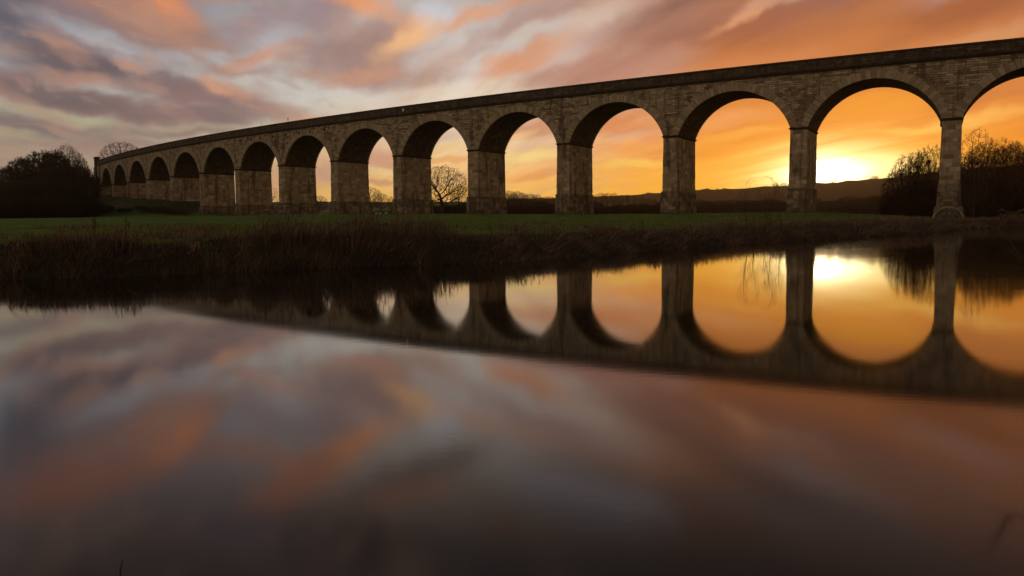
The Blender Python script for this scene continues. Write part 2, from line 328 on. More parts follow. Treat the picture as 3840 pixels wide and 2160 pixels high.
# ------------------------------------------------------------------ viaduct line in plan
S = 21.4; HALF = 1.28; ZI = 15.96; ZC = 22.70; ZT = 26.55; WID = 9.51; ZK = 24.40; ZP = 6.35
_s = np.arange(-110., 420., .5); _th = math.radians(28.73)+.00125*_s+.0000005*_s**2
_dx = -np.cos(_th); _dy = np.sin(_th); _X = np.concatenate([[0], np.cumsum((_dx[1:]+_dx[:-1])*.25)]); _Y = np.concatenate([[0], np.cumsum((_dy[1:]+_dy[:-1])*.25)])
_i = int(110/.5); _X += 64.78-_X[_i]; _Y += 115.24-_Y[_i]
def line(s): return float(np.interp(s, _s, _X)), float(np.interp(s, _s, _Y)), float(np.interp(s, _s, _th))
def VP(s, off, z):
    x, y, t = line(s); return (x+math.sin(t)*off, y+math.cos(t)*off, z)
A_ = (S-2*HALF)/2; RISE = ZC-ZI; RAD_ = (A_*A_+RISE*RISE)/(2*RISE); ZO = ZC-RAD_
# ------------------------------------------------------------------ ground
def at0(x, y):
    v = ray(x, y); t = -CAM_H/v.z; return v.x*t, v.y*t
SH = [(0, 1048), (400, 1040), (900, 1020), (1400, 998), (1900, 983), (2400, 944), (2650, 926), (2900, 909), (3100, 897), (3300, 886), (3500, 873), (3600, 861), (3703, 855)]
shore = [at0(*p) for p in SH]
RIVER = np.array([(-150, 26), (-60, 19), (-24, 16.3)]+shore+[(72, 106), (80, 120), (98, 150), (126, 196), (150, 214), (200, 222), (330, 214), (330, 150), (180, 62), (110, 10), (50, -7), (0, -1.3), (-40, -2.2), (-150, 3)], dtype=float)
def sdf(P):                         # + on land, - in the river
    n = len(RIVER); d = np.full(len(P), 1e9); ins = np.zeros(len(P), bool)
    for i in range(n):
        a, b = RIVER[i], RIVER[(i+1) % n]; e = b-a; w = P-a
        t = np.clip((w@e)/(e@e), 0, 1); q = w-t[:, None]*e; d = np.minimum(d, np.hypot(q[:, 0], q[:, 1]))
        c1 = (a[1] <= P[:, 1]) != (b[1] <= P[:, 1])
        xs = a[0]+(P[:, 1]-a[1])*e[0]/(e[1] if e[1] else 1e-9); ins ^= c1 & (P[:, 0] < xs)
    return np.where(ins, -d, d)
_ls = np.arange(-100, 400, 4.); _LP = np.array([line(s)[:2] for s in _ls]); _LT = np.array([line(s)[2] for s in _ls])
RA, RR = zip(*[(azel(x, y)) for x, y in [(300, 775), (1200, 762), (1800, 760), (1900, 750), (2230, 744), (2600, 718), (2900, 704), (3060, 693), (3300, 676), (3500, 655), (3700, 632), (3840, 622)]])
def vnoise(x, y, seed=0):           # smooth value noise
    xi = np.floor(x).astype(int); yi = np.floor(y).astype(int); fx = x-xi; fy = y-yi; fx = fx*fx*(3-2*fx); fy = fy*fy*(3-2*fy)
    def h(a, b):
        n = (a*374761393+b*668265263+seed*362437) & 0xffffffff; n = ((n ^ (n >> 13))*1274126177) & 0xffffffff; return ((n ^ (n >> 16)) & 0xffff)/65535.
    return (h(xi, yi)*(1-fx)+h(xi+1, yi)*fx)*(1-fy)+(h(xi, yi+1)*(1-fx)+h(xi+1, yi+1)*fx)*fy
def ss(x, a, b): t = np.clip((x-a)/(b-a), 0, 1); return t*t*(3-2*t)
def ground(X, Y, full=False):
    X = np.atleast_1d(np.asarray(X, float)); Y = np.atleast_1d(np.asarray(Y, float)); P = np.stack([X, Y], 1)
    u = sdf(P)
    # signed distance across the viaduct front (v<0 in front) and chainage
    best = np.full(len(P), 1e9); sv_ = np.zeros(len(P)); vv = np.zeros(len(P))
    for k in range(len(_ls)):
        d = np.hypot(X-_LP[k, 0], Y-_LP[k, 1]); m = d < best; best = np.where(m, d, best); sv_ = np.where(m, _ls[k], sv_)
        vv = np.where(m, (X-_LP[k, 0])*math.sin(_LT[k])+(Y-_LP[k, 1])*math.cos(_LT[k]), vv)
    zv = np.interp(sv_, [-90, 0, S, 2*S, 3*S, 4*S, 5*S, 6*S, 8*S, 9*S, 14*S], [1.0, 1.3, 2.5, 2.42, 2.52, 2.86, 3.05, 3.25, 3.3, 3.4, 3.4])
    uu = np.maximum(u, 0); v1 = np.maximum(-vv, 0)
    w = uu/(uu+v1+1e-6); w = np.where(vv > 0, 1, w)
    lump = (vnoise(X*.7, Y*.7, 1)-.5)*.12+(vnoise(X*2.3, Y*2.3, 2)-.5)*.05
    z = .55*np.clip(uu/1.4, 0, 1)**.8+(zv-.55)*w+lump*np.clip(uu, 0, 1)*np.clip(40/(uu+1), .3, 1)
    z = np.where(u < 0, np.maximum(-1.6, u*.8), z)
    z = z+ss(uu, 0, 3)*np.where(Y < 5, .6, 0)
    # grassy embankment under the western arches
    hm = np.interp(sv_, [8.7*S, 9.3*S, 9.75*S, 10.5*S, 11.5*S, 13*S, 14.1*S, 15*S, 18*S], [0, 1.5, 4.6, 5.5, 6.4, 8., 8.6, 16, 21])
    mw = np.interp(sv_, [9*S, 14*S, 16*S], [1., 1., 1.])
    mz = ss(vv, -34, -3)*(1-ss(vv, 12, 42))
    z = z+hm*mz*(u > 0)*mw
    # land rising behind the viaduct, then the far ridge
    r = np.hypot(X, Y); az = np.degrees(np.arctan2(X, Y))
    bz = CAM_H+r*np.tan(np.radians(np.interp(az, [azel(300, 0)[0], azel(1850, 0)[0], azel(2300, 0)[0], azel(3840, 0)[0]], [1.45, 1.45, .75, .3])))
    bh = np.where(vv > 0, ss(vv, 25, 260), 0)*(r < 3000)
    z = np.where((u > 0) & (Y > 60), z*(1-bh)+np.minimum(bz, 14+r*.004)*bh, z)
    hz = CAM_H+1500*np.tan(np.radians(np.interp(az, RA, RR)))+(vnoise(az*1.5, az*0, 5)-.5)*3
    hh = ss(r, 650, 1500)*(Y > 100)
    z = z*(1-hh)+np.maximum(hz, 6)*hh-ss(r, 1600, 2100)*25
    return (z, u, vv, sv_) if full else z
def gz(x, y): return float(ground(x, y)[0])
ra = np.concatenate([[0.01], np.geomspace(1.2, 9, 14), np.linspace(10, 60, 150), np.geomspace(60.5, 400, 190)[1:], np.geomspace(405, 2100, 60)])
aa = np.radians(np.concatenate([np.linspace(-180, -46, 40)[:-1], np.linspace(-46, 46, 330), np.linspace(46, 180, 40)[1:-1]]))
RG, AG = np.meshgrid(ra, aa, indexing='ij'); GX = (RG*np.sin(AG)).ravel(); GY = (RG*np.cos(AG)).ravel()
Z, U_, VV_, SV_ = ground(GX, GY, True); nA = len(aa); nR = len(ra)
I, J = np.meshgrid(np.arange(nR-1), np.arange(nA), indexing='ij'); J2 = (J+1) % nA
Q = np.stack([I*nA+J, (I+1)*nA+J, (I+1)*nA+J2, I*nA+J2], -1).reshape(-1, 4)[:, ::-1]
G = Mat('grassland', .95, .15); O = G.co('Object'); tn = G.attr()
g1 = G.mix(G.sm(G.noise(O, .18, 5, .6), .35, .65), (.062, .135, .008), (.105, .180, .016))
g1 = G.mix(G.sm(G.noise(G.co('Object', (1, 1, 1)), 1.3, 5, .65), .5, .72, 0, .8), g1, (.028, .055, .008))
g1 = G.mix(G.sm(G.noise(O, .35, 4, .6), .58, .74, 0, .4), g1, (.12, .10, .045))
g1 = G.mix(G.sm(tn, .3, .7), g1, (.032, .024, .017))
g1 = G.mix(G.sm(G.noise(G.co('Object', (1, .30, 1)), .8, 5, .65), .44, .66, 0, .55), g1, (.022, .042, .008))
g1 = G.mix(G.sm(G.noise(G.co('Object', (1, .22, 1)), .33, 4, .6), .52, .66, 0, .45), g1, (.115, .135, .03))
G.bump(G.noise(O, 3.5, 6, .7), .8, .15); GRASS = G.out(g1)
GB = Mat('bank', .95, .1)
go = npmesh('ground', np.stack([GX, GY, Z], 1), Q, GRASS, smooth_=True)
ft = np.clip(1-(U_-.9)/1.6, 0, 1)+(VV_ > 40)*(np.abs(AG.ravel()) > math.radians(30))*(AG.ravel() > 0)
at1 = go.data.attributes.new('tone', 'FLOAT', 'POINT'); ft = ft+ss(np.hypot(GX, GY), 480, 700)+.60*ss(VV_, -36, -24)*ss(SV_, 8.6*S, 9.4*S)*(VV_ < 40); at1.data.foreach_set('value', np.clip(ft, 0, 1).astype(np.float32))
tag(go, kind='structure')
# ------------------------------------------------------------------ water
WM = Mat('river water', .05, .5); WM.b.inputs['IOR'].default_value = 1.58
WM.b.inputs['Base Color'].default_value = (.006, .006, .005, 1)
wn = WM.noise(WM.co('Object', (1, 2.2, 1)), .35, 3, .5); wsx = WM.n('ShaderNodeSeparateXYZ'); WM.l(WM.co('Object'), wsx.inputs[0])
WM.l(WM.math('ADD', WM.sm(wn, .35, .7, .040, .055), WM.sm(wsx.outputs[1], 2.4, 7., .045, 0.)), WM.b.inputs['Roughness'])      # livelier water near the camera bank
WM.bump(WM.noise(WM.co('Object', (1., 3., 1)), 5., 3, .5), .008, .02)
wv = [(-400, -60, 0), (500, -60, 0), (500, 500, 0), (-400, 500, 0)]
w_ = npmesh('water', wv, [(0, 1, 2, 3)], WM.m); tag(w_, kind='structure')
# ------------------------------------------------------------------ viaduct
via = empty('viaduct', VP(0, 0, 0)); VO = via.location
tag(via, 'long curved stone railway viaduct of tall segmental arches crossing the field and the river', 'viaduct')
def vb(mb, name, mat, parent, sm_=False):
    o = mb.build(name, mat, None, sm_, origin=tuple(VO)); o.parent = parent; o.location = (0, 0, 0); return o
B0, B1 = -3, 14                     # bays: arch i spans from pier i to pier i+1
def zin(ds):                        # intrados height at distance ds from the bay centre
    return ZO+math.sqrt(max(RAD_**2-ds*ds, 0))
sw = MB()
for i in range(B0, B1):
    cs = (i+.5)*S; ks = [-S/2]+list(np.linspace(-A_, A_, 29))+[S/2]
    for face, off, sg in ((0, .0, 1), (1, WID, -1)):
        for k in range(len(ks)-1):
            a, b = ks[k], ks[k+1]
            za = ZI if k == 0 else zin(a); zb = ZI if k == len(ks)-2 else zin(b)
            if k == 0: zb = ZI
            if k == len(ks)-2: za = ZI
            p = [VP(cs+a, off, za), VP(cs+b, off, zb), VP(cs+b, off, ZK), VP(cs+a, off, ZK)]
            uv = [(cs+a, za), (cs+b, zb), (cs+b, ZK), (cs+a, ZK)]
            sw.add(p, [(0, 1, 2, 3) if sg < 0 else (3, 2, 1, 0)], .5, uv)
    for k in range(8):
        a, b = cs-S/2+k*S/8, cs-S/2+(k+1)*S/8
        sw.add([VP(a, .02, ZK), VP(b, .02, ZK), VP(b, WID-.02, ZK), VP(a, WID-.02, ZK)], [(0, 1, 2, 3)])
vb(sw, 'spandrel_wall', STONE_COURSED, via)
def sweep(name, prof, mat, s0, s1, step, parent, ucol=1.):
    mb = MB(); L = np.cumsum([0]+[math.dist(prof[k], prof[k+1]) for k in range(len(prof)-1)])
    ss_ = np.arange(s0, s1+step*.5, step)
    for a, b in zip(ss_[:-1], ss_[1:]):
        for k in range(len(prof)-1):
            (o0, z0), (o1, z1) = prof[k], prof[k+1]
            mb.add([VP(a, o0, z0), VP(b, o0, z0), VP(b, o1, z1), VP(a, o1, z1)], [(3, 2, 1, 0)], .5, [(a, L[k]), (b, L[k]), (b, L[k+1]), (a, L[k+1])])
    for s_ in (ss_[0], ss_[-1]): mb.add([VP(s_, o, z) for o, z in prof], [tuple(range(len(prof)))])
    return vb(mb, name, mat, parent)
for side in (0, 1):
    f = (lambda o: o) if side == 0 else (lambda o: WID-o)
    P1 = [(.1, ZK-.06), (-.10, ZK-.04), (-.22, ZK+.10), (-.40, ZK+.26), (-.46, ZK+.42), (-.40, ZK+.58), (-.20, ZK+.68), (.1, ZK+.70)]
    P2 = [(-.10, ZK+.66), (-.10, ZT-.32), (.36, ZT-.32), (.36, ZK+.66)]
    P3 = [(-.20, ZT-.32), (-.20, ZT-.10), (-.10, ZT), (.36, ZT), (.44, ZT-.10), (.44, ZT-.32), (-.20, ZT-.32)]
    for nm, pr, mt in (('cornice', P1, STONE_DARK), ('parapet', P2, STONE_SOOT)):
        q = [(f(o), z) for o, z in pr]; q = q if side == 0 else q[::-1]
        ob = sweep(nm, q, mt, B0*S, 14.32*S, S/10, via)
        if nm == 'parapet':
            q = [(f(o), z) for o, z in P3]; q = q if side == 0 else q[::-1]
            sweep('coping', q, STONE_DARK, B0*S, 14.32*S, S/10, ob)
dk_ = MB()
for k in range(B0*4, 14*4+1):
    a, b = k*S/4, (k+1)*S/4; dk_.add([VP(a, .36, ZK+.5), VP(b, .36, ZK+.5), VP(b, WID-.36, ZK+.5), VP(a, WID-.36, ZK+.5)], [(0, 1, 2, 3)])
vb(dk_, 'track_bed', SOIL, via)
# arches: barrel and voussoirs
for i in range(B0, B1):
    cs = (i+.5)*S; n = 30; th1 = math.asin(A_/RAD_); mb = MB()
    for k in range(n):
        t0, t1 = -th1+2*th1*k/n, -th1+2*th1*(k+1)/n
        q = []
        for j in range(5):
            o0, o1 = .25+(WID-.5)*j/5, .25+(WID-.5)*(j+1)/5
            p = [VP(cs+RAD_*math.sin(t0), o0, ZO+RAD_*math.cos(t0)), VP(cs+RAD_*math.sin(t1), o0, ZO+RAD_*math.cos(t1)), VP(cs+RAD_*math.sin(t1), o1, ZO+RAD_*math.cos(t1)), VP(cs+RAD_*math.sin(t0), o1, ZO+RAD_*math.cos(t0))]
            mb.add(p, [(0, 1, 2, 3)], .5, [(o0, t0*RAD_), (o0, t1*RAD_), (o1, t1*RAD_), (o1, t0*RAD_)])
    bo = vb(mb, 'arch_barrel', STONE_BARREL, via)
    nv = 37
    for side in (0, 1):
        mb = MB()
        for k in range(nv):
            t0, t1 = -th1+2*th1*(k+.07)/nv, -th1+2*th1*(k+.93)/nv
            ro = RAD_+(1.18 if k % 2 else 1.34)+random.uniform(-.03, .03)+(.12 if k == nv//2 else 0); pr = .05+random.uniform(-.012, .02)
            edge = abs(k-nv//2)/(nv//2)
            if edge > .93: ro = RAD_+1.05
            ri = RAD_-.035
            o0, o1 = (-pr, .34) if side == 0 else (WID+pr, WID-.34)
            p = []
            for o in (o0, o1):
                for (r_, t_) in ((ri, t0), (ri, t1), (ro, t1), (ro, t0)): p.append(VP(cs+r_*math.sin(t_), o, min(ZO+r_*math.cos(t_), ZK-.08)))
            mb.box8(p, random.uniform(.55, 1.1) if k % 2 else random.uniform(.35, .8))
        vb(mb, 'voussoir_ring', STONE_DRESSED, bo)
def courses(mb, s0, zb, zt, hw0, hw1, ex0, ex1, ch, tone=(.0, 1.1), side_n=7):
    """coursed block masonry round a rectangular pier; half widths and end projections go from bottom (0) to top (1)"""
    x0, y0, t = line(s0); T = (-math.cos(t), math.sin(t)); N = (math.sin(t), math.cos(t)); c = WID/2
    n = max(1, round((zt-zb)/ch)); h = (zt-zb)/n
    def W3(a, b, z): return (x0+T[0]*a+N[0]*(b+c), y0+T[1]*a+N[1]*(b+c), z)
    def blk(a0, a1, b0, b1, z0, z1): mb.box8([W3(a0, b0, z0), W3(a1, b0, z0), W3(a1, b1, z0), W3(a0, b1, z0), W3(a0, b0, z1), W3(a1, b0, z1), W3(a1, b1, z1), W3(a0, b1, z1)], random.choice([random.uniform(*tone), random.uniform(*tone), random.uniform(.35, .7)]))
    for k in range(n):
        f = (k+.5)/n; hw = hw0+(hw1-hw0)*f; hd = c+ex0+(ex1-ex0)*f; z0 = zb+k*h+.012; z1 = zb+(k+1)*h-.012; g = .012
        core = .06; mb.box8([W3(a, b, z) for z in (zb+k*h, zb+(k+1)*h) for a, b in ((-hw+core, -hd+core), (hw-core, -hd+core), (hw-core, hd-core), (-hw+core, hd-core))], .0)
        q = k % 2
        for sgn in (-1, 1):
            cut = [-hw+(0 if q else .42)]
            cut += [random.uniform(-.35, .35)*hw+0.] if (hw < 1.6 and random.random() < .75) else [-.4*hw+random.uniform(-.1, .1), .4*hw+random.uniform(-.1, .1)]
            cut.append(hw-(0 if q else .42))
            for a0, a1 in zip(cut[:-1], cut[1:]):
                p = random.uniform(-.008, .03)
                b0, b1 = sorted((sgn*(hd+p), sgn*(hd-.4))); blk(a0+g-(p if q and a0 == cut[0] else 0), a1-g+(p if q and a1 == cut[-1] else 0), b0, b1, z0, z1)
            e = 0 if not q else .42
            cut = [-hd+e]+sorted([-hd+e+(2*hd-2*e)*(m+random.uniform(-.22, .22))/side_n for m in range(1, side_n)])+[hd-e]
            for b0, b1 in zip(cut[:-1], cut[1:]):
                p = random.uniform(-.008, .03)
                a0, a1 = sorted((sgn*(hw+p), sgn*(hw-.4))); blk(a0, a1, b0+g-(p if not q and b0 == cut[0] else 0), b1-g+(p if not q and b1 == cut[-1] else 0), z0, z1)
for i in range(B0, 14):
    x, y, t = line(i*S); xb, yb, _ = VP(i*S, WID/2, 0); gb = min(gz(x, y), gz(xb, yb), gz(*VP(i*S, WID, 0)[:2]))-.7
    if i <= 0: gb = 3.05
    bands = ZP if gb < ZP-.3 else gb
    mb = MB(); courses(mb, i*S, bands, ZI-.38, HALF+.08, HALF+.0, .08, .0, .62, (.12, .95))
    po = vb(mb, 'pier', STONE_BLOCK, via)
    if gb < ZP-.3:
        mb = MB(); courses(mb, i*S, ZP-.42, ZP, HALF+.27, HALF+.17, .27, .17, .42); courses(mb, i*S, gb, ZP-.43, HALF+.30, HALF+.23, .3, .23, .72)
        vb(mb, 'pedestal', STONE_BASE, po)
    # moulded impost
    x0, y0, t = line(i*S); T = (-math.cos(t), math.sin(t)); N = (math.sin(t), math.cos(t)); mb = MB(); c = WID/2; rings = []
    for e, z in ((.03, ZI-.38), (.06, ZI-.22), (.20, ZI-.17), (.24, ZI-.08), (.20, ZI), (-.10, ZI+.05)):
        a, b = HALF+e, c+e
        rings.append([(x0+T[0]*p+N[0]*(q+c), y0+T[1]*p+N[1]*(q+c), z) for p, q in ((-a, -b), (a, -b), (a, b), (-a, b))])
    for r0, r1 in zip(rings[:-1], rings[1:]): mb.add(r0+r1, [(0, 1, 5, 4)[::-1], (1, 2, 6, 5)[::-1], (2, 3, 7, 6)[::-1], (3, 0, 4, 7)[::-1]], .12)
    vb(mb, 'impost', STONE_SOOT, po)
    if i in (0, -1):                # river pier: stepped base and round-nosed cutwater
        mb = MB(); courses(mb, i*S, -1.2, 2.35, HALF+.75, HALF+.72, .8, .76, .7, (.1, .5)); courses(mb, i*S, 2.36, 3.04, HALF+.72, HALF+.45, .76, .5, .34, (.4, 1.))
        fo = vb(mb, 'river_base', STONE_BASE, po)
        mb = MB(); R1 = 1.9
        def W3(a, b, z): return (x0+T[0]*a+N[0]*b, y0+T[1]*a+N[1]*b, z)
        nh, nz = 20, 9; rows = []
        for j in range(nz+1):
            z = -1.2+2.2*min(1, j/2); ph = 0 if j < 2 else (j-2)/(nz-2)*math.pi/2
            if j >= 2: z = 1.0+1.85*math.sin(ph)
            rr = R1*math.cos(ph); rows.append([W3(-rr*math.cos(math.pi*m/nh), -.72-1.05*rr/R1*math.sin(math.pi*m/nh)*1.2, z) for m in range(nh+1)])
        for j in range(nz):
            for m in range(nh): mb.add([rows[j][m], rows[j][m+1], rows[j+1][m+1], rows[j+1][m]], [(0, 1, 2, 3)], random.uniform(0, .4))
        vb(mb, 'cutwater', STONE_MOSSY, po)
        mb = MB()                   # pale ring of dressed stones over the nose
        for m in range(14):
            a0, a1 = math.pi*(m+.04)/14, math.pi*(m+.96)/14; p = []
            for b in (-.98, -.62):
                for r_, a in ((1.88, a0), (1.88, a1), (2.12, a1), (2.12, a0)): p.append(W3(-r_*math.cos(a), b, .95+r_*math.sin(a)))
            mb.box8(p, random.uniform(.3, .7))
        vb(mb, 'arch_ring', STONE_BLOCK, po)
# west end: abutment and end pillar
mb = MB(); courses(mb, 14.45*S, 4, ZK, 6.*1.0, 6.0, .0, .0, .6, (.1, .6)); vb(mb, 'abutment', STONE_BLOCK, via)
mb = MB(); mb2 = MB()
for s_ in (14.38*S,):
    x0, y0, t = line(s_); T = (-math.cos(t), math.sin(t)); N = (math.sin(t), math.cos(t))
    def bx(m, a, b0, b1, z0, z1, tn): m.box8([(x0+T[0]*p+N[0]*q, y0+T[1]*p+N[1]*q, z) for z in (z0, z1) for p, q in ((-a, b0), (a, b0), (a, b1), (-a, b1))], tn)
    bx(mb, 1.35, -.55, 1.2, 6, 27.6, .3); bx(mb2, 1.6, -.75, 1.4, 27.6, 27.9, .3); bx(mb2, 1.35, -.55, 1.2, 27.9, 28.15, .3)
ep = vb(mb, 'end_pillar', STONE_SOOT, via); vb(mb2, 'pillar_cap', STONE_DARK, ep)
# tie plates, sign, marker post, shrub on the parapet
for s_, z in ((169, 23.5), (163.4, 23.38), (158.9, 23.44), (153, 23.44), (147.4, 23.43), (141.7, 23.39), (137.2, 23.4), (131.6, 23.45)):
    mb = MB(); x0, y0, t = line(s_); T = (-math.cos(t), math.sin(t)); N = (math.sin(t), math.cos(t)); r = .36; ring = []
    for d, rr in ((.02, r), (-.10, r), (-.16, r*.7), (-.16, .09), (-.30, .09)):
        ring.append([(x0+T[0]*rr*math.cos(k*math.pi/8)+N[0]*d, y0+T[1]*rr*math.cos(k*math.pi/8)+N[1]*d, z+rr*math.sin(k*math.pi/8)) for k in range(16)])
    for r0, r1 in zip(ring[:-1], ring[1:]): mb.add(r0+r1, [(k, (k+1) % 16, 16+(k+1) % 16, 16+k) for k in range(16)])
    mb.add(ring[-1], [tuple(range(16))]); vb(mb, 'tie_plate', IRON, via)
def pbox(name, s_, off, z0, z1, a, b, mat, label, cat):
    x0, y0, z_ = VP(s_, off, z0); mb = MB(); mb.box((0, 0, (z1-z0)/2), (a, b, z1-z0)); o = mb.build(name, mat, None, False); o.location = (x0, y0, z0); o.rotation_euler = (0, 0, -line(s_)[2]); return tag(o, label, cat)
pbox('sign_plate', 104.8, -.14, 25.35, 25.95, .42, .05, WHITE, 'small white plate fixed to the dark parapet of the viaduct', 'sign')
mp = empty('marker_post', VP(146.4, .1, ZT)); tag(mp, 'little dark marker post standing up above the parapet against the sky', 'post')
mb = MB(); mb.box((0, 0, .35), (.09, .09, .7)); o = mb.build('post', IRON, mp)
mb = MB()
for k in range(6): mb.box((0, 0, .72+k*.05), (.30*math.sin((k+1)/7*math.pi), .12, .05))
o = mb.build('lamp_head', IRON, mp)
# ------------------------------------------------------------------ bare trees by space colonisation
def colonise(att, roots, step, kill, infl, it, up=.0, seed=0, jit=.25):
    R = np.random.default_rng(seed); att = np.asarray(att, float)
    nodes = [np.array(r, float) for r, _ in roots]; par = [p for _, p in roots]
    N = np.array(nodes); alive = np.ones(len(att), bool)
    D = np.linalg.norm(att[:, None]-N[None], axis=2); nd = D.min(1); ni = D.argmin(1)
    for _ in range(it):
        m = alive & (nd < infl)
        if not m.any(): break
        ids = ni[m]; dirs = att[m]-N[ids]; dirs /= np.linalg.norm(dirs, axis=1, keepdims=True)+1e-9
        uq, inv = np.unique(ids, return_inverse=True); acc = np.zeros((len(uq), 3)); np.add.at(acc, inv, dirs)
        acc += R.normal(0, jit, acc.shape)*np.sqrt(np.linalg.norm(acc, axis=1, keepdims=True)); acc[:, 2] += up
        acc /= np.linalg.norm(acc, axis=1, keepdims=True)+1e-9
        new = N[uq]+acc*step; k0 = len(N); N = np.concatenate([N, new]); par.extend(uq.tolist())
        D = np.linalg.norm(att[:, None]-new[None], axis=2); dm = D.min(1); da = D.argmin(1)+k0
        b = dm < nd; nd = np.where(b, dm, nd); ni = np.where(b, da, ni); alive &= nd > kill
        if len(N) > 9000: break
    return N, np.array(par)
def tree_mesh(N, par, rtip, expo, cut, seed, twigs=2, tl=.5, rootr=None):
    n = len(N); A2 = np.zeros(n); kids = np.zeros(n, int)
    for i in range(n-1, -1, -1):
        if A2[i] == 0: A2[i] = rtip**expo
        if par[i] >= 0: A2[par[i]] += A2[i]; kids[par[i]] += 1
    r = A2**(1/expo)
    if rootr: r = r*np.minimum(1, rootr/r.max())+0 if r.max() > rootr else r
    R = np.random.default_rng(seed)
    segs = [(par[i], i) for i in range(n) if par[i] >= 0]
    P0 = np.array([N[a] for a, b in segs]); P1 = np.array([N[b] for a, b in segs])
    r0 = np.array([min(r[a], r[b]*1.35) for a, b in segs]); r1 = np.array([r[b] for a, b in segs])
    # fine twigs
    tips = [i for i in range(n) if kids[i] == 0 or (r[i] < rtip*2.2 and R.random() < .5)]
    t0, t1 = [], []
    for i in tips:
        d = N[i]-N[par[i]] if par[i] >= 0 else np.array([0, 0, 1.]); d = d/(np.linalg.norm(d)+1e-9)
        for _ in range(twigs):
            e = d+R.normal(0, .55, 3)+np.array([0, 0, .15]); e /= np.linalg.norm(e); L = tl*R.uniform(.5, 1.2); m = N[i]+e*L*.5
            e2 = e+R.normal(0, .3, 3)+np.array([0, 0, .2]); e2 /= np.linalg.norm(e2)
            t0 += [N[i], m]; t1 += [m, m+e2*L*.5]
            e3 = e+R.normal(0, .6, 3); e3 /= np.linalg.norm(e3); t0.append(m); t1.append(m+e3*L*.4)
    t0 = np.array(t0); t1 = np.array(t1); rt = np.full(len(t0), rtip*.62)
    big = np.maximum(r0, r1) > cut
    def tubes(a, b, ra_, rb_, k):
        d = b-a; d /= np.linalg.norm(d, axis=1, keepdims=True)+1e-9
        ref = np.where(np.abs(d[:, 2:3]) > .9, np.array([[1., 0, 0]]), np.array([[0, 0, 1.]])); u = np.cross(d, ref); u /= np.linalg.norm(u, axis=1, keepdims=True)+1e-9; v = np.cross(d, u)
        V = []
        for rr, c in ((ra_, a), (rb_, b)):
            for j in range(k):
                th = 2*math.pi*j/k; V.append(c+rr[:, None]*(u*math.cos(th)+v*math.sin(th)))
        V = np.stack(V, 1); m = len(a); base = np.arange(m)[:, None]*2*k; F = []
        for j in range(k): F.append(np.concatenate([base+j, base+(j+1) % k, base+k+(j+1) % k, base+k+j], 1))
        return V.reshape(-1, 3), np.stack(F, 1).reshape(-1, 4)
    tr = tubes(P0[big], P1[big], r0[big], r1[big], 6)
    cr = tubes(np.concatenate([P0[~big], t0]), np.concatenate([P1[~big], t1]), np.concatenate([r0[~big], rt]), np.concatenate([r1[~big], rt*.6]), 3)
    return tr, cr
def ell(n, c, r, shell, seed, zmin=-9, f=None):
    R = np.random.default_rng(seed); out = []
    while len(out) < n:
        p = R.normal(0, 1, 3); p /= np.linalg.norm(p); q = R.random()**(1/3) if R.random() > shell else R.uniform(.86, 1.)
        p = np.array(c)+p*np.array(r)*q
        if p[2] > zmin and (f is None or f(p)): out.append(p)
    return np.array(out)
def trunk(pts, step):
    out = [(pts[0], -1)]; prev = 0
    for a, b in zip(pts[:-1], pts[1:]):
        a, b = np.array(a, float), np.array(b, float); k = max(1, int(np.linalg.norm(b-a)/step))
        for j in range(1, k+1): out.append((a+(b-a)*j/k, prev)); prev = len(out)-1
    return out
def stems(n, rad, h, step, seed, lean=.5):
    R = np.random.default_rng(seed); out = [(np.array([0, 0, -.3]), -1)]
    for k in range(n):
        a = R.uniform(0, 2*math.pi); d = R.uniform(.2, 1)*rad; b0 = np.array([math.cos(a)*d*.3, math.sin(a)*d*.3, -.2]); prev = 0
        for j in range(1, int(h/step)+1):
            t = j*step/h; p = b0+np.array([math.cos(a)*d*t*lean*2, math.sin(a)*d*t*lean*2, t*h]); out.append((p, prev)); prev = len(out)-1
    return out
MESH = {}
def variant(name, N, par, rtip, expo, cut, seed, twigs, tl, mt=BARK, mc=TWIG, rootr=None):
    tr, cr = tree_mesh(N, par, rtip, expo, cut, seed, twigs, tl, rootr); res = []
    for nm, (V, F), m in (('trunk', tr, mt), ('crown', cr, mc)):
        o = npmesh(nm, V, F, m); res.append(o.data); bpy.data.objects.remove(o)
    MESH[name] = res
def place(var, name, loc, sc, rz, label, cat, group=None, sx=None):
    o = empty(name, loc, rz); o.scale = sc if isinstance(sc, tuple) else (sc, sc, sc)
    for nm, me in zip(('trunk', 'crown'), MESH[var]):
        c = bpy.data.objects.new(nm, me); COL.objects.link(c); c.parent = o
    return tag(o, label, cat, group)
# unit sizes: oak 12 m tall, round tree 12 m, willow 14 m, bush 5 m, thicket 6 m, sapling 3.3 m
variant('oak', *colonise(ell(2300, (0, 0, 7.4), (6.6, 6.6, 5.0), .6, 1, 2.6), trunk([(0, 0, -.3), (.1, 0, 2.2), (-.2, .1, 4.2)], .4), .34, .42, 3.2, 90, .10, 1), .020, 2.15, .085, 1, 3, .55)
variant('oak2', *colonise(ell(2000, (0, 0, 7.2), (5.4, 5.4, 5.0), .6, 2, 2.6), trunk([(0, 0, -.3), (-.2, 0, 2.6), (.3, .1, 5.2)], .4), .34, .42, 3.0, 90, .12, 2), .020, 2.3, .085, 2, 3, .5)
variant('tall', *colonise(ell(2300, (0, 0, 8.4), (4.6, 4.6, 6.), .35, 3, 2.), stems(4, 1.2, 3.4, .4, 3), .36, .42, 2.6, 90, .9, 3, .32), .018, 2.4, .08, 3, 3, .6, BARK, TWIG_DARK)
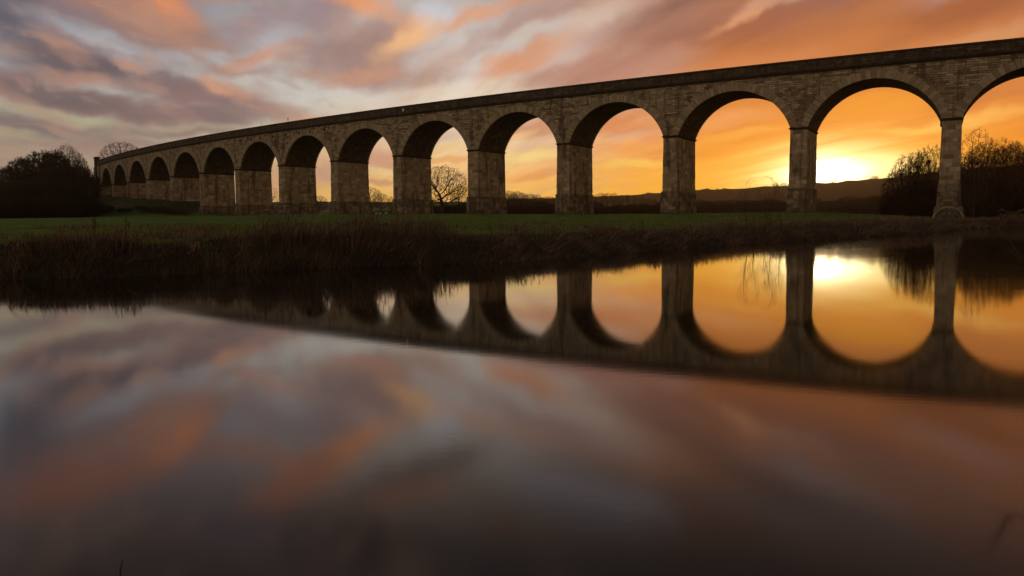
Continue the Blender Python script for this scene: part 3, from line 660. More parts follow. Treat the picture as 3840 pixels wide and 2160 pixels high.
variant('willow', *colonise(ell(2300, (0, 0, 8.0), (5.6, 5.6, 6.), .5, 4, 1.8), stems(9, 2.4, 4.2, .4, 4), .36, .42, 2.4, 90, 1.1, 4, .32), .019, 2.4, .085, 4, 4, .7, BARK, TWIG)
variant('bush', *colonise(ell(1700, (0, 0, 2.4), (3.0, 3.0, 2.7), .4, 5, .1), stems(11, 1.6, .9, .22, 5), .22, .26, 1.4, 60, .6, 5, .28), .014, 2.5, .05, 5, 4, .4, BARK, TWIG)
variant('thicket', *colonise(ell(2200, (0, 0, 2.6), (4.2, 3.0, 3.1), .3, 6, .1), stems(14, 2.6, .9, .24, 6), .24, .27, 1.5, 60, .8, 6, .28), .016, 2.5, .05, 6, 4, .45, BARK, TWIG)
variant('darkbush', *colonise(ell(2300, (0, 0, 2.6), (3.6, 3.4, 3.0), .3, 8, .1), stems(14, 2.2, .9, .24, 8), .24, .27, 1.5, 60, .5, 8, .28), .022, 2.5, .06, 8, 6, .5, BARK, TWIG_DARK)
variant('densetree', *colonise(ell(2600, (0, 0, 7.6), (6.2, 6.2, 6.6), .45, 18, .6), stems(9, 3.4, 3.4, .4, 18), .38, .42, 2.6, 90, .7, 18, .28), .032, 2.4, .09, 18, 7, .75, BARK, TWIG_DARK)
def sapling():
    R = np.random.default_rng(77); N = [np.array([0., 0, -.1])]; P = [-1]
    def grow(b, d, L, n, wob):
        for _ in range(n):
            d = d+R.normal(0, wob, 3); d = d/np.linalg.norm(d); N.append(N[b]+d*L/n); P.append(b); b = len(N)-1; yield b, d
    for k in range(2):
        for b, d in list(grow(0, np.array([R.normal(0, .1), R.normal(0, .1), 1.]), 3.3-k*.7, 14, .04)):
            if N[b][2] > .5 and R.random() < .8:
                a = R.uniform(0, 6.28); e = np.array([math.cos(a)*.62, math.sin(a)*.62, .9])
                for c, f in list(grow(b, e, R.uniform(.4, 1.1)*(1.2-N[b][2]/4.5), 5, .1)):
                    if R.random() < .4: list(grow(c, f+R.normal(0, .4, 3), .3, 2, .1))
    return np.array(N), np.array(P)
variant('round', *colonise(ell(1700, (0, 0, 7.4), (4.6, 4.6, 5.4), .35, 28, 1.6), stems(5, 1.6, 3.2, .4, 28), .36, .42, 2.6, 90, .6, 28, .14), .017, 2.35, .075, 28, 5, .7, BARK, TWIG)
variant('fan', *colonise(ell(1900, (0, 0, 7.6), (6.2, 5.2, 5.4), .4, 29, 2.2, lambda p: math.hypot(p[0], p[1]) < .9+p[2]*.72), stems(7, 2., 2.6, .4, 29), .36, .42, 2.6, 90, .6, 29, .14), .017, 2.35, .075, 29, 5, .75, BARK, TWIG)
variant('spire', *colonise(ell(210, (0, 0, 10.4), (2.3, 2.3, 3.6), .5, 30, 5.), trunk([(0, 0, -.3), (.2, 0, 3.5), (-.1, .1, 7.4)], .4), .36, .44, 3.2, 90, .6, 30, .14), .018, 2.2, .07, 30, 4, .6, BARK, TWIG)
variant('sapling', *sapling(), .0035, 2.6, .012, 7, 1, .28, TWIG, TWIG)
variant('gnarled', *colonise(ell(420, (.6, 0, 5.2), (2.6, 1.6, 3.6), .4, 9, 1.), trunk([(0, 0, -.3), (-.8, 0, 1.4), (.4, 0, 2.6), (1.2, 0, 4.2)], .3), .3, .4, 2., 60, .2, 9), .024, 2.1, .08, 9, 1, .4, BARK, BARK)
NTOP = 0
def tree_at(var, px, top, D, H0, label, cat='tree', name='bare_tree', group=None, base=None, wide=1., rz=None):
    x, y, zt = at(px, top, D); zb = gz(x, y) if base is None else base
    s = (zt-zb)/H0; s = max(s, .05)
    return place(var, name, (x, y, zb-.05), (s*wide, s*wide, s), random.uniform(0, 6.28) if rz is None else rz, label, cat, group)
HT = {k: max(v.co.z for me in ms for v in me.vertices)*.97 for k, ms in MESH.items()}
def T(var, px, top, D, label, **k): return tree_at(var, px, top, D, HT[var], label, **k)
# --- single trees beyond the arches
T('oak', 1655, 618, 232, 'large round-headed bare tree framed by the arch left of centre', wide=1.06, rz=.4)
T('oak2', 1722, 690, 246, 'smaller bare tree leaning out behind the right shoulder of the big round-headed tree', wide=.75)
T('oak2', 1392, 702, 330, 'domed bare tree half hidden by a pier, two arches left of the big round-headed tree', wide=.95)
T('oak', 1428, 722, 345, 'low spreading bare tree between two others in the narrow arch gap', wide=.8)
T('tall', 1466, 735, 350, 'slim bare tree at the right end of the little row in the narrow arch gap', wide=.7)
T('oak2', 1196, 733, 340, 'small bare tree low in the slit of sky left of the little row', wide=1.0)
T('oak', 1166, 742, 350, 'smallest bare tree low in the slit of sky, left of its twin', wide=.9)
T('gnarled', 1026, 700, 300, 'gnarled bent tree standing in the narrowest gap between two piers', wide=1.)
T('oak', 455, 530, 330, 'rounded bare crown rising above the western parapet', wide=1.0)
# --- placing many of a kind: each gets a label telling where it stands
ORD = ['first', 'second', 'third', 'fourth', 'fifth', 'sixth', 'seventh', 'eighth', 'ninth', 'tenth', 'eleventh', 'twelfth', 'thirteenth', 'fourteenth', 'fifteenth', 'sixteenth', 'seventeenth', 'eighteenth', 'nineteenth', 'twentieth']
PIER_X = [3555, 3005, 2540, 2150, 1820, 1540, 1300, 1100, 930, 795, 660]
def zone(px):
    if px > 3600: return 'right of the river pier'
    for k in range(10):
        if PIER_X[k+1] < px <= PIER_X[k]: return 'in the %s arch from the right' % ORD[k]
    return 'at the left end of the viaduct'
def crowd(items, what, cat, name, group, where=None):
    """items: (variant, px, top, D, wide, base)"""
    items = sorted(items, key=lambda q: q[1]); cnt = {}
    for var, px, top, D, wd, base in items:
        z_ = where or zone(px); cnt[z_] = cnt.get(z_, 0)+1
        tree_at(var, px, top, D, HT[var], '%s, %s from left %s' % (what, ORD[cnt[z_]-1] if cnt[z_] <= 20 else 'last', z_), cat, name, group, base, wd)
# --- dark trees on the western embankment
GRP = 'dark trees on the embankment at the left end'
for px, top, D, var, wd, lb in [(40, 628, 190, 'densetree', 1.1, 'leftmost dark bushy tree of the embankment clump'), (100, 590, 205, 'densetree', 1.0, 'second dark tree from the left edge in the embankment clump'),
        (165, 566, 215, 'densetree', 1.0, 'domed dark tree near the middle of the embankment clump'), (205, 562, 222, 'densetree', .6, 'tallest dense dark tree of the embankment clump'),
        (246, 538, 262, 'tall', .75, 'feathery tree with sky showing through beside the tallest dark one'), (276, 562, 275, 'tall', .8, 'thin see-through tree next to the end pillar of the viaduct'), (-50, 660, 190, 'densetree', 1.1, 'dark bushy tree cut by the left edge of the picture'),
        (125, 640, 190, 'densetree', 1.2, 'lower dark tree in front of the middle of the clump'), (300, 588, 290, 'tall', .7, 'slender tree just behind the end pillar'), (190, 620, 195, 'densetree', .8, 'lower dark tree below the tallest one of the clump')]:
    T(var, px, top, D, lb, group=GRP, name='embankment_tree', wide=wd)
for px, top, D, lb in [(288, 618, 262, 'dense dark bush masking the foot of the abutment'), (256, 630, 245, 'dense dark bush left of the abutment foot'), (316, 664, 280, 'dark bush reaching into the shadow of the leftmost arch'), (338, 700, 284, 'small dark bush standing in the mouth of the leftmost arch')]:
    T('darkbush', px, top, D, lb, cat='bush', name='scrub_bush', wide=.9)
crowd([('darkbush', px, top, D, 1.35, None) for px, top, D in [(20, 690, 170), (75, 670, 176), (130, 665, 182), (185, 655, 190), (222, 675, 196), (250, 705, 205), (-30, 700, 165)]], 'tall dark leafless bush', 'bush', 'scrub_bush', 'upper bushes of the embankment', 'under the embankment trees')
crowd([('darkbush', px, top, D, 1.5, None) for px, top, D in [(-20, 735, 160), (40, 745, 165), (105, 738, 168), (165, 732, 172), (225, 732, 178), (272, 740, 196), (318, 744, 215), (362, 756, 222), (408, 768, 224), (452, 780, 224)]], 'low dark leafless bush', 'bush', 'scrub_bush', 'lower bushes of the embankment', 'at the foot of the embankment')
crowd([('thicket', px, top, D, 3.2, None) for px, top, D in [(470, 776, 224), (530, 768, 226), (600, 770, 224), (668, 778, 222)]], 'low spreading dark thicket', 'bush', 'slope_thicket', 'dark thickets on the embankment slope', 'on the slope below the left arches')
# --- scrub belt beyond the arches
it = []
for k, px in enumerate(np.linspace(1640, 3440, 58)):
    it.append((random.choice(['thicket', 'bush', 'thicket']), px+random.uniform(-12, 12), np.interp(px, [1640, 1760, 1880, 2080, 2200, 2560, 2700, 2900, 3100, 3300, 3440], [770, 752, 748, 752, 758, 752, 748, 745, 742, 728, 716])+random.uniform(-9, 9), random.uniform(205, 300), 1.4, None))
crowd(it, 'tall back-row scrub bush', 'bush', 'scrub_bush', 'back row of leafless scrub behind the arches')
it = [('thicket', px+random.uniform(-12, 12), 768+random.uniform(-6, 6), random.uniform(170, 200), 1.7, None) for px in np.linspace(1900, 3420, 40)]
crowd(it, 'low front-row scrub bush', 'bush', 'scrub_bush', 'front row of leafless scrub behind the arches')
it = []
for k, px in enumerate(list(np.linspace(1895, 2080, 13))+list(np.linspace(2228, 2480, 11))+list(np.linspace(1800, 1890, 5))):
    it.append((random.choice(['oak', 'oak2', 'tall']), px, np.interp(px, [1800, 1890, 1900, 2000, 2080, 2228, 2290, 2480], [745, 735, 716, 726, 742, 728, 724, 744])+random.uniform(-5, 5), random.uniform(420, 520), random.uniform(.8, 1.2), 10.))
crowd(it, 'small bare wood-line tree', 'tree', 'distant_tree', 'bare trees of the wood line beyond the field')
# trees on the skyline of the hill
cnt = {}
for px in sorted((2590, 2603, 2611, 2640, 2652, 2690, 2716, 2724, 2738, 2771, 2830, 2908, 2917, 2928, 2941, 3034, 3120, 3176, 3184, 3262, 3278, 3286, 3331, 3352, 3364, 2380, 2431, 2500)):
    x, y = (lambda v: (v.x, v.y))(ray(px, 700).normalized()); k = 1490/math.hypot(x, y); x, y = x*k, y*k; z_ = zone(px); cnt[z_] = cnt.get(z_, 0)+1
    place(random.choice(['oak', 'thicket', 'bush', 'thicket']), 'hill_tree', (x, y, gz(x, y)-.8), (lambda q: (q*1.5, q*1.5, q))(random.uniform(.35, .9)), random.uniform(0, 6), 'tiny hill-crest tree, %s from left %s' % (ORD[cnt[z_]-1], z_), 'tree', 'tiny trees along the crest of the far hill')
# --- big bushy trees round the river pier
for px, top, D, var, wd, lb in [(3500, 545, 150, 'fan', .85, 'bushy bare tree close against the left side of the river pier'), (3425, 572, 158, 'round', .95, 'bare tree with a fine twiggy head against the glow, left of the river pier'),
        (3378, 632, 165, 'fan', .9, 'low bare bush at the left foot of the trees beside the river pier'), (3462, 590, 146, 'round', .8, 'slimmer bare tree between the two larger ones left of the river pier'),
        (3662, 482, 165, 'spire', .95, 'tall thin tree rising highest just right of the river pier'), (3632, 572, 175, 'round', .9, 'round twiggy tree right of the river pier, behind the tall thin one'),
        (3735, 520, 205, 'fan', .95, 'wide bare tree over the river bend right of the pier'), (3812, 532, 205, 'fan', .9, 'bare tree at the right edge of the picture over the river bend'), (3900, 550, 205, 'fan', 1., 'bare tree cut off by the right edge of the picture'), (3690, 556, 210, 'round', 1., 'lower bare tree between the tall thin one and the wide one'), (3775, 556, 214, 'round', 1., 'rounded bare tree in the gap between the two wide ones at the river bend')]:
    T(var, px, top, D, lb, name='riverside_tree', wide=wd, base=.6 if px > 3600 else None)
R_ = [(3370, 700, 150), (3420, 690, 146), (3470, 668, 142), (3500, 690, 140), (3400, 740, 140), (3450, 735, 138), (3490, 745, 136), (3340, 745, 150)]
crowd([('darkbush', a, b, c, 1., None) for a, b, c in R_], 'dark leafless thicket bush', 'bush', 'thicket_bush', 'thicket bushes left of the river pier', 'just left of the river pier')
R_ = [(3620, 640, 205), (3660, 622, 215), (3700, 630, 220), (3750, 622, 220), (3800, 625, 220), (3850, 620, 220), (3900, 640, 222)]
crowd([('darkbush', a, b, c, 1.15, .3) for a, b, c in R_], 'tall dark thicket bush', 'bush', 'thicket_bush', 'tall thicket along the river bend', 'beneath the big trees right of the river pier')
R_ = [(3630, 700, 200), (3680, 690, 205), (3730, 690, 210), (3780, 690, 212), (3830, 690, 214)]
crowd([('darkbush', a, b, c, 1.2, .3) for a, b, c in R_], 'middling dark thicket bush', 'bush', 'thicket_bush', 'middle row of the thicket along the river bend', 'halfway up the bank at the river bend')
R_ = [(3625, 760, 198), (3640, 790, 196), (3680, 765, 203), (3700, 795, 204), (3740, 765, 210), (3760, 795, 210), (3800, 765, 212), (3820, 795, 212), (3860, 765, 214)]
crowd([('darkbush', a, b, c, 1.5, .3) for a, b, c in R_], 'low dark thicket bush', 'bush', 'thicket_bush', 'low thicket at the water of the river bend', 'beside the water at the river bend')
# --- saplings on the bank
for px, top, D, lb in [(2812, 668, 40, 'leftmost of the thin saplings on the river bank'), (2862, 660, 39, 'tall whippy sapling in the middle of the bank group'), (2900, 676, 41, 'thin sapling with spreading twigs left of the bright pier'), (2942, 690, 42, 'slight sapling nearest the bright pier'), (2838, 700, 38, 'short sapling between two taller ones on the bank'),
        (3180, 742, 60, 'low whippy sapling right of the bright pier')]:
    T('sapling', px, top, D, lb, cat='sapling', name='sapling', wide=1.1)
# shrub rooted in the parapet
x, y, z = VP(158.6, .1, ZT); place('sapling', 'wall_shrub', (x, y, z-.1), (.45, .45, .32), 1, 'tuft of twigs growing out of the viaduct parapet', 'plant')
# ------------------------------------------------------------------ grasses
def blades(bases, L, lean, width, bend, tone, name, mat, seg=3, kind='stuff'):
    n = len(bases); R = np.random.default_rng(11); a = R.uniform(0, 2*math.pi, n); side = np.stack([np.cos(a), np.sin(a), np.zeros(n)], 1)
    V = []; p = bases.copy(); d = np.stack([lean[:, 0], lean[:, 1], np.ones(n)], 1)
    for k in range(seg+1):
        w = width*(1-k/seg*.85); V += [p-side*w[:, None]/2, p+side*w[:, None]/2]
        dd = d/np.linalg.norm(d, axis=1, keepdims=True); p = p+dd*(L/seg)[:, None]; d = d+np.stack([lean[:, 0], lean[:, 1], -np.ones(n)*.35], 1)*bend[:, None]
    V = np.stack(V, 1); base = np.arange(n)[:, None]*2*(seg+1); F = [np.concatenate([base+2*k, base+2*k+1, base+2*k+3, base+2*k+2], 1) for k in range(seg)]
    o = npmesh(name, V.reshape(-1, 3), np.stack(F, 1).reshape(-1, 4), mat, tone=np.repeat(tone, seg)); o['kind'] = kind; return o
def vegmat(name, a, b, c):
    M = Mat(name, .85, .2); t = M.attr(); k = M.mix(M.sm(t, 0, .55), a, b); k = M.mix(M.sm(t, .5, 1.), k, c); return M.out(k)
DEAD = vegmat('dead grass', (.032, .022, .016), (.098, .064, .046), (.26, .18, .125)); GREENB = vegmat('green blades', (.050, .11, .006), (.105, .185, .014), (.17, .21, .04))
# sample along the far shore
far = RIVER[0:18]; seg_ = np.diff(far, axis=0); sl = np.hypot(seg_[:, 0], seg_[:, 1]); cum = np.concatenate([[0], np.cumsum(sl)])
def shorept(t, u):
    k = np.clip(np.searchsorted(cum, t)-1, 0, len(sl)-1); f = ((t-cum[k])/sl[k])[:, None]; p = far[k]+seg_[k]*f
    n = np.stack([-seg_[k, 1], seg_[k, 0]], 1)/sl[k][:, None]; return p+n*u[:, None], n
tA, tB = cum[1]-0, cum[-1]
def density_t(n):                   # more samples where the bank is near
    t = rng.uniform(0, 1, n*4)*(tB-tA)+tA; p, _ = shorept(t, np.zeros(len(t))); r = np.hypot(p[:, 0], p[:, 1]); az = np.degrees(np.arctan2(p[:, 0], p[:, 1]))
    keep = (rng.random(len(t)) < np.clip(17/r, 0, 1)**1.1) & (np.abs(az) < 48); return t[keep][:n]
def px_of(p):                       # bearing expressed on the photograph's scale
    return 1920+2900*p[:, 0]/p[:, 1]
t = density_t(52000); u = rng.uniform(-.25, 2.6, len(t))**1.0; p, nn = shorept(t, u); clump = vnoise(p[:, 0]*1.6, p[:, 1]*1.6, 21)
keep = clump+rng.random(len(t))*.5 > .42; p, nn, u, clump = p[keep], nn[keep], u[keep], clump[keep]
pxx = px_of(p); tall = np.interp(pxx, [-400, 0, 300, 900, 1000, 1150, 1500, 1750, 2000, 2500, 3000, 3700], [.30, .30, .34, .30, .50, .52, .46, .26, .22, .24, .32, .6])
L = tall*(.45+.9*clump)*rng.uniform(.6, 1.25, len(p)); z = ground(p[:, 0], p[:, 1]); z = np.maximum(z, -.02)
wind = np.stack([-nn[:, 0]*.7+.28, -nn[:, 1]*.7], 1)*rng.uniform(.2, 1.1, (len(p), 1))+rng.normal(0, .22, (len(p), 2))
dist = np.hypot(p[:, 0], p[:, 1])
o = blades(np.column_stack([p, z]), L, wind*np.clip(1.2-u/3, .15, 1)[:, None], .008+.0005*dist, .35+.6*rng.random(len(p)), np.clip(clump*.6+rng.random(len(p))*.5-.1, 0, 1), 'bank_grass', DEAD)
tag(o, 'tangled brown dead grass hanging over the far river bank', 'grass')
# tall plumed reeds
ct = density_t(560); cu = rng.uniform(.6, 4.2, len(ct)); cp, cn = shorept(ct, cu); cx = px_of(cp)
pr = np.interp(cx, [-300, 0, 500, 950, 990, 1600, 1700, 2400, 2700, 3000, 3700], [.16, .16, .12, .08, .55, .45, .12, .12, .2, .6, .95]); kk = rng.random(len(ct)) < pr; cp = cp[kk]; cx = cx[kk]
bs, LL, wn_, tn_ = [], [], [], []
plb, pll, plw = [], [], []
for q, xx in zip(cp, cx):
    m = rng.integers(30, 70); h = np.interp(xx, [0, 900, 1000, 1500, 2200, 3700], [.45, .5, .98, .84, .42, .75])*rng.uniform(.7, 1.15); g = gz(q[0], q[1]); dd = math.hypot(*q)
    off = rng.normal(0, .22, (m, 2)); ww = rng.normal(0, .12, (m, 2))+np.array([.10, -.05])
    l = h*rng.uniform(.65, 1.1, m); b = np.column_stack([q+off, np.full(m, g-.05)]); bs.append(b); LL.append(l); wn_.append(ww); tn_.append(rng.random(m)*.7+.1)
    for j in range(0, m, 3):
        tip = b[j]+np.array([ww[j, 0], ww[j, 1], 1.])/math.sqrt(1+ww[j]@ww[j])*l[j]*.94
        for _ in range(5): plb.append(tip-np.array([0, 0, rng.uniform(0, .16)])); pll.append(rng.uniform(.07, .15)); plw.append(ww[j]+rng.normal(0, .4, 2))
bs = np.concatenate(bs); LL = np.concatenate(LL); wn_ = np.concatenate(wn_); tn_ = np.concatenate(tn_); dd = np.hypot(bs[:, 0], bs[:, 1])
o = blades(bs, LL, wn_, .006+.0004*dd, .12+.2*rng.random(len(bs)), tn_, 'reeds', DEAD, seg=3); tag(o, 'upright feathery dry reeds along the top of the far bank', 'reeds')
plb = np.array(plb); pll = np.array(pll); plw = np.array(plw); dd = np.hypot(plb[:, 0], plb[:, 1])
o = blades(plb, pll, plw, .012+.0005*dd, .4+.2*rng.random(len(plb)), rng.random(len(plb))*.6+.4, 'reed_plumes', DEAD, seg=2); tag(o, 'soft brown seed plumes on the reeds of the far bank', 'reeds')
# turf tufts and dead patches on the meadow
t = density_t(60000); u = 1.2+rng.random(len(t))**1.5*34; p, nn = shorept(t, u); r = np.hypot(p[:, 0], p[:, 1]); z = ground(p[:, 0], p[:, 1]); patch = vnoise(p[:, 0]*.35, p[:, 1]*.5, 33)
deadp = patch > np.interp(px_of(p), [0, 2500, 3100, 3700], [.57, .56, .34, .2])
o = blades(np.column_stack([p, z-.01])[~deadp], (.05+.09*rng.random(len(p)))[~deadp], rng.normal(0, .5, (len(p), 2))[~deadp], (.008+.0007*r)[~deadp], (.3+.4*rng.random(len(p)))[~deadp], rng.random(len(p))[~deadp], 'meadow_grass', GREENB, seg=2)
tag(o, 'short green turf of the riverside meadow', 'grass')
o = blades(np.column_stack([p, z-.01])[deadp], (.10+.22*rng.random(len(p)))[deadp], rng.normal(0, .35, (len(p), 2))[deadp], (.006+.0004*r)[deadp], (.3+.4*rng.random(len(p)))[deadp], rng.random(len(p))[deadp], 'rough_grass', DEAD, seg=2)
tag(o, 'pale patches of rough dead grass in the meadow', 'grass')
# weeds round the pier feet, and pale fallen stalks along the waterline
wb = []
for i in range(1, 10):
    x0, y0, t = line(i*S)
    for _ in range(260):
        a, b = random.choice([(random.uniform(-2.1, 2.1), -.55+random.uniform(-.4, .15)), (random.choice((-1, 1))*random.uniform(1.55, 2.2), random.uniform(-.6, WID+.6))]); wb.append((x0-math.cos(t)*a+math.sin(t)*b, y0+math.sin(t)*a+math.cos(t)*b))
wb = np.array(wb); o = blades(np.column_stack([wb, ground(wb[:, 0], wb[:, 1])-.03]), rng.uniform(.15, .75, len(wb))*(.4+vnoise(wb[:, 0]*.9, wb[:, 1]*.9, 8)), rng.normal(0, .3, (len(wb), 2)), np.full(len(wb), .07), rng.random(len(wb))*.4, rng.random(len(wb)), 'pier_weeds', DEAD, seg=2)
tag(o, 'rank weeds and long grass crowding the feet of the piers', 'weeds')
t = density_t(2600); u = rng.uniform(-.1, .7, len(t)); p, nn = shorept(t, u); cl = vnoise(p[:, 0]*1.1, p[:, 1]*1.1, 55); k = cl > .55; p, nn = p[k], nn[k]; r = np.hypot(p[:, 0], p[:, 1])
o = blades(np.column_stack([p, np.maximum(ground(p[:, 0], p[:, 1]), 0)+.12+.25*rng.random(len(p))]), rng.uniform(.5, 1.3, len(p)), np.stack([1.3-nn[:, 0]*.5, -nn[:, 1]*.9], 1)*rng.uniform(.5, 1.6, (len(p), 1)), .006+.0005*r, .5+.6*rng.random(len(p)), .55+.45*rng.random(len(p)), 'fallen_stalks', DEAD, seg=4)
tag(o, 'pale flattened stalks trailing over the edge of the water', 'grass')
# dock stalks standing in the meadow
for px, top, D, lb in [(352, 812, 26, 'dark seeded dock stalk standing alone in the left of the meadow'), (468, 820, 25, 'thin brown dock stalk in the meadow right of the first one'), (2405, 826, 40, 'brown stalk in the meadow below the middle-right arch')]:
    x, y, zt = at(px, top, D); zb = gz(x, y); h = max(zt-zb, .25); e = empty('dock_plant', (x, y, zb)); tag(e, lb, 'plant')
    n = 5; b = np.column_stack([rng.normal(0, .03, (n, 2)), np.zeros(n)]); o = blades(b, np.full(n, h), rng.normal(0, .07, (n, 2)), np.full(n, .012), np.full(n, .1), rng.random(n), 'stalk', DEAD, seg=3, kind=None) if False else None
    R2 = np.random.default_rng(int(px)); P0 = []; P1 = []
    for k in range(4):
        q = np.array([R2.normal(0, .03), R2.normal(0, .03), 0.])
        for j in range(4): q2 = q+np.array([R2.normal(.01, .02), R2.normal(0, .02), h/4*R2.uniform(.8, 1.)]); P0.append(q); P1.append(q2); q = q2
    mb = MB()
    for a, b2 in zip(P0, P1):
        w = .006; mb.box8([(a[0]-w, a[1]-w, a[2]), (a[0]+w, a[1]-w, a[2]), (a[0]+w, a[1]+w, a[2]), (a[0]-w, a[1]+w, a[2]), (b2[0]-w, b2[1]-w, b2[2]), (b2[0]+w, b2[1]-w, b2[2]), (b2[0]+w, b2[1]+w, b2[2]), (b2[0]-w, b2[1]+w, b2[2])])
    mb.build('stem', BARK, e); mb = MB()
    for k in range(60):
        c = np.array([R2.normal(.02, .035), R2.normal(0, .035), h*R2.uniform(.55, 1.03)]); w = R2.uniform(.005, .011); mb.box(c, (w, w, w*2))
    mb.box((.02, 0, h*.78), (.012, .012, h*.5)); mb.build('seed_head', TWIG, e)
# ------------------------------------------------------------------ molehills, sheep, fences, hedges
for px, py, w, lb in [(1458, 812, .55, 'widest dark molehill on the green in front of the fifth pier'), (1500, 818, .35, 'small molehill right of the widest one'), (1508, 828, .5, 'dark molehill nearest the reeds right of the widest one'), (1590, 819, .3, 'small molehill alone on the meadow below the big bare tree'), (2214, 813, .4, 'molehill on the grass at the foot of the middle-right pier'), (1412, 820, .25, 'tiny molehill left of the widest one')]:
    v = ray(px, py); D = 20.
    for _ in range(60):
        x, y, z_ = at(px, py, D)
        if z_ <= gz(x, y)+.02 and D > 20: break
        D += 1.
    if D > 75: D = 45
    x, y, _z = at(px, py, D); zb = gz(x, y); mb = MB(); n, m = 12, 5; rows = []
    w = w*D/40*1.3
    for j in range(m+1):
        ph = j/m*math.pi/2; rows.append([(w*math.cos(ph)*math.cos(2*math.pi*k/n)*random.uniform(.85, 1.15), w*math.cos(ph)*math.sin(2*math.pi*k/n)*random.uniform(.85, 1.15), -.05+w*.38*math.sin(ph)*random.uniform(.85, 1.1)) for k in range(n)])
    for j in range(m):
        for k in range(n): mb.add([rows[j][k], rows[j][(k+1) % n], rows[j+1][(k+1) % n], rows[j+1][k]], [(0, 1, 2, 3)])
    o = mb.build('molehill', SOIL, None, True); o.location = (x, y, zb); tag(o, lb, 'molehill')
def sheep(px, py, D, rz, lb):
    x, y, _ = at(px, py, D); e = empty('sheep', (x, y, gz(x, y)), rz); tag(e, lb, 'sheep', 'sheep grazing beyond the arches'); mb = MB()
    def ball(c, r, n=10, m=7):
        rows = [[(c[0]+r[0]*math.sin(math.pi*j/m)*math.cos(2*math.pi*k/n), c[1]+r[1]*math.sin(math.pi*j/m)*math.sin(2*math.pi*k/n), c[2]+r[2]*math.cos(math.pi*j/m)) for k in range(n)] for j in range(m+1)]
        for j in range(m):
            for k in range(n): mb.add([rows[j][k], rows[j+1][k], rows[j+1][(k+1) % n], rows[j][(k+1) % n]], [(0, 1, 2, 3)])
    ball((0, 0, .62), (.52, .26, .28)); ball((.1, 0, .66), (.36, .27, .27)); ball((.5, 0, .58), (.18, .13, .17)); ball((.66, 0, .40), (.13, .075, .1))
    for sx in (-.3, .32):
        for sy in (-.13, .13): mb.box((sx, sy, .2), (.07, .07, .44))
    mb.build('body', WOOL, e, True)
for px, py, D, rz, lb in [(1374, 789, 262, .3, 'pale sheep nearest the pier foot, grazing alone'), (1410, 779, 300, 2.8, 'leftmost sheep beneath the little row of bare trees'), (1424, 779, 304, .2, 'sheep second from left beneath the little row of bare trees'), (1448, 778, 306, 3., 'rightmost sheep beneath the little row of bare trees'),
        (1170, 780, 300, .4, 'leftmost sheep of the group in the left slit of green'), (1184, 781, 297, 2.9, 'middle sheep of the group in the left slit of green'), (1198, 781, 296, .1, 'rightmost sheep of the group in the left slit of green')]: sheep(px, py, D, rz, lb)
def fence(p0, p1, h, lb):
    e = empty('field_fence', (p0[0], p0[1], gz(*p0))); tag(e, lb, 'fence'); L = math.dist(p0, p1); n = int(L/2.6); pts = []
    for k in range(n+1):
        x, y = p0[0]+(p1[0]-p0[0])*k/n, p0[1]+(p1[1]-p0[1])*k/n; pts.append((x-e.location.x, y-e.location.y, gz(x, y)-e.location.z))
    for q in pts: mb = MB(); mb.box((q[0], q[1], q[2]+h/2-.1), (.13, .13, h+.2)); mb.build('post', WOOD, e)
    for f in (.45, .92):
        mb = MB()
        for a, b in zip(pts[:-1], pts[1:]):
            mb.box8([(a[0], a[1]-.03, a[2]+h*f-.06), (b[0], b[1]-.03, b[2]+h*f-.06), (b[0], b[1]+.03, b[2]+h*f-.06), (a[0], a[1]+.03, a[2]+h*f-.06), (a[0], a[1]-.03, a[2]+h*f+.06), (b[0], b[1]-.03, b[2]+h*f+.06), (b[0], b[1]+.03, b[2]+h*f+.06), (a[0], a[1]+.03, a[2]+h*f+.06)])
        mb.build('rail', WOOD, e)
xa, ya, _ = at(2560, 790, 150); xb, yb, _ = at(3480, 790, 118+34)
fence((xa, ya), (xb, yb), 1.35, 'long wooden post and rail fence in front of the dark scrub behind the arches')
xa, ya, _ = at(1130, 760, 330); xb, yb, _ = at(1260, 760, 330)
fence((xa, ya), (xb, yb), 1.5, 'short fence on the crest of the field in the left slit of green')
def hedge(px0, px1, D, h, lb):
    x0, y0, _ = at(px0, 765, D); x1, y1, _ = at(px1, 765, D); n = int((x1-x0)*90); f = rng.random(n); X = x0+(x1-x0)*f; Y = y0+rng.normal(0, .5, n); b = np.column_stack([X, Y, ground(X, Y)-.1+rng.random(n)*h*.55])
    o = blades(b, h*.5*(.6+.6*rng.random(n))*(.7+.5*vnoise(X*.4, X*0, 4)), rng.normal(0, .45, (n, 2)), np.full(n, .09), .3*rng.random(n), rng.random(n)*.4, 'hedgerow', TWIG_DARK, seg=2, kind=None or 'stuff'); del o['kind']
    tag(o, lb, 'hedge')
hedge(1000, 1135, 325, 1.6, 'clipped dark hedge across the field in the narrowest gap between piers')
hedge(1345, 1490, 312, 2.2, 'dark hedge behind the sheep under the little row of bare trees')
hedge(1600, 1900, 240, 4.2, 'tall overgrown dark hedge around the foot of the big round-headed tree')
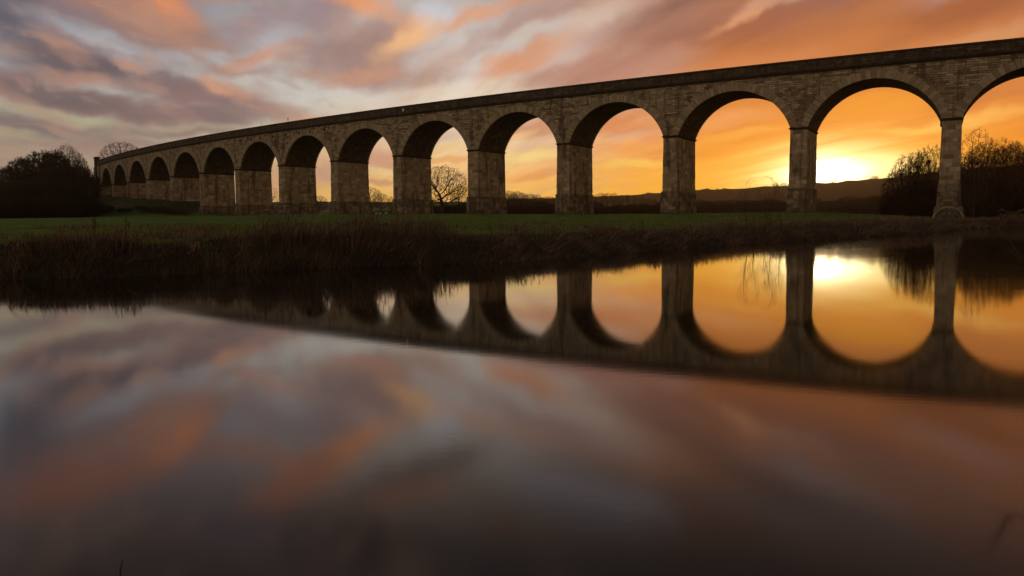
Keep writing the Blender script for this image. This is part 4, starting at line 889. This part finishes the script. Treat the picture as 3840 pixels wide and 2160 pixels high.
# ------------------------------------------------------------------ riffle and near twigs
RM = Mat('riffle', .35, .5); RM.b.inputs['Base Color'].default_value = (.10, .08, .075, 1); RM.bump(RM.noise(RM.co('Object', (.5, 1.6, 1)), 1.2, 4, .6), .6, .25)
ps = [at0(3705, 853.5), at0(3780, 848), (124, 196), (150, 214), (200, 221), (190, 130), (150, 112), (100, 103)]
rf = npmesh('riffle', [(x, y, .03) for x, y in ps], [tuple(range(len(ps)))], RM.m); tag(rf, kind='structure')
def twig(name, pts, r, lb, mat=BARK, side=None):
    e = empty(name, pts[0]); tag(e, lb, 'twig'); mb = MB(); n = len(pts)
    for k in range(n-1):
        a, b = Vector(pts[k])-Vector(pts[0]), Vector(pts[k+1])-Vector(pts[0]); d = (b-a).normalized(); u_ = d.cross(Vector((.3, .9, .2))).normalized(); v_ = d.cross(u_); r0, r1 = r*(1-.7*k/n), r*(1-.7*(k+1)/n)
        mb.add([tuple(c+(u_*math.cos(q*math.pi/2.5)+v_*math.sin(q*math.pi/2.5))*rr) for c, rr in ((a, r0), (b, r1)) for q in range(5)], [(q, (q+1) % 5, 5+(q+1) % 5, 5+q) for q in range(5)])
        if side:
            for _ in range(side):
                c = a.lerp(b, random.random()); tp = c+Vector((random.uniform(-1, .3), random.uniform(-.4, .4), random.uniform(-.6, .9)))*r*22
                mb.add([tuple(c+Vector((0, 0, r*.4))), tuple(c-Vector((0, 0, r*.4))), tuple(tp), tuple(c+Vector((0, r*.4, 0)))], [(0, 1, 2), (1, 3, 2), (3, 0, 2)])
    mb.build('stem', mat, e)
twig('overhanging_twig', [(9.2, -3.2, .2), (8.2, -1., .9), (6.6, 1.6, 1.25), (4.9, 3.8, 1.15), at(3850, 1000, 5), at(3826, 985, 5), at(3818, 958, 5), at(3806, 930, 5)], .016, 'dark twig tip poking in from the right edge over the water', side=2)
twig('overhanging_branch', [at(3850, 780, 60), at(3812, 797, 60), at(3780, 795, 60), at(3752, 782, 60)], .05, 'pale bent branch hanging in front of the dark thicket at the right', WOOD, side=1)
twig('water_stem', [(*at0(448, 2175), -.1), (at0(448, 2175)[0]+.004, at0(448, 2175)[1], .03), (at0(448, 2175)[0]+.012, at0(448, 2175)[1], .065)], .003, 'single grass stem standing in the water at the bottom left')

# ------------------------------------------------------------------ evening haze
HZ = bpy.data.materials.new('haze'); HZ.use_nodes = True; ht = HZ.node_tree; ht.nodes.clear()
pv = ht.nodes.new('ShaderNodeVolumePrincipled'); pv.inputs['Color'].default_value = (1, .74, .44, 1); pv.inputs['Density'].default_value = .00015; pv.inputs['Anisotropy'].default_value = .90
ho = ht.nodes.new('ShaderNodeOutputMaterial'); ht.links.new(pv.outputs[0], ho.inputs['Volume'])
mb = MB(); mb.box((0, 0, 35), (4300, 4300, 150)); hz_ = mb.build('haze', HZ); hz_['kind'] = 'stuff'; hz_['label'] = 'thin warm evening haze lying over the valley'; hz_['category'] = 'haze'
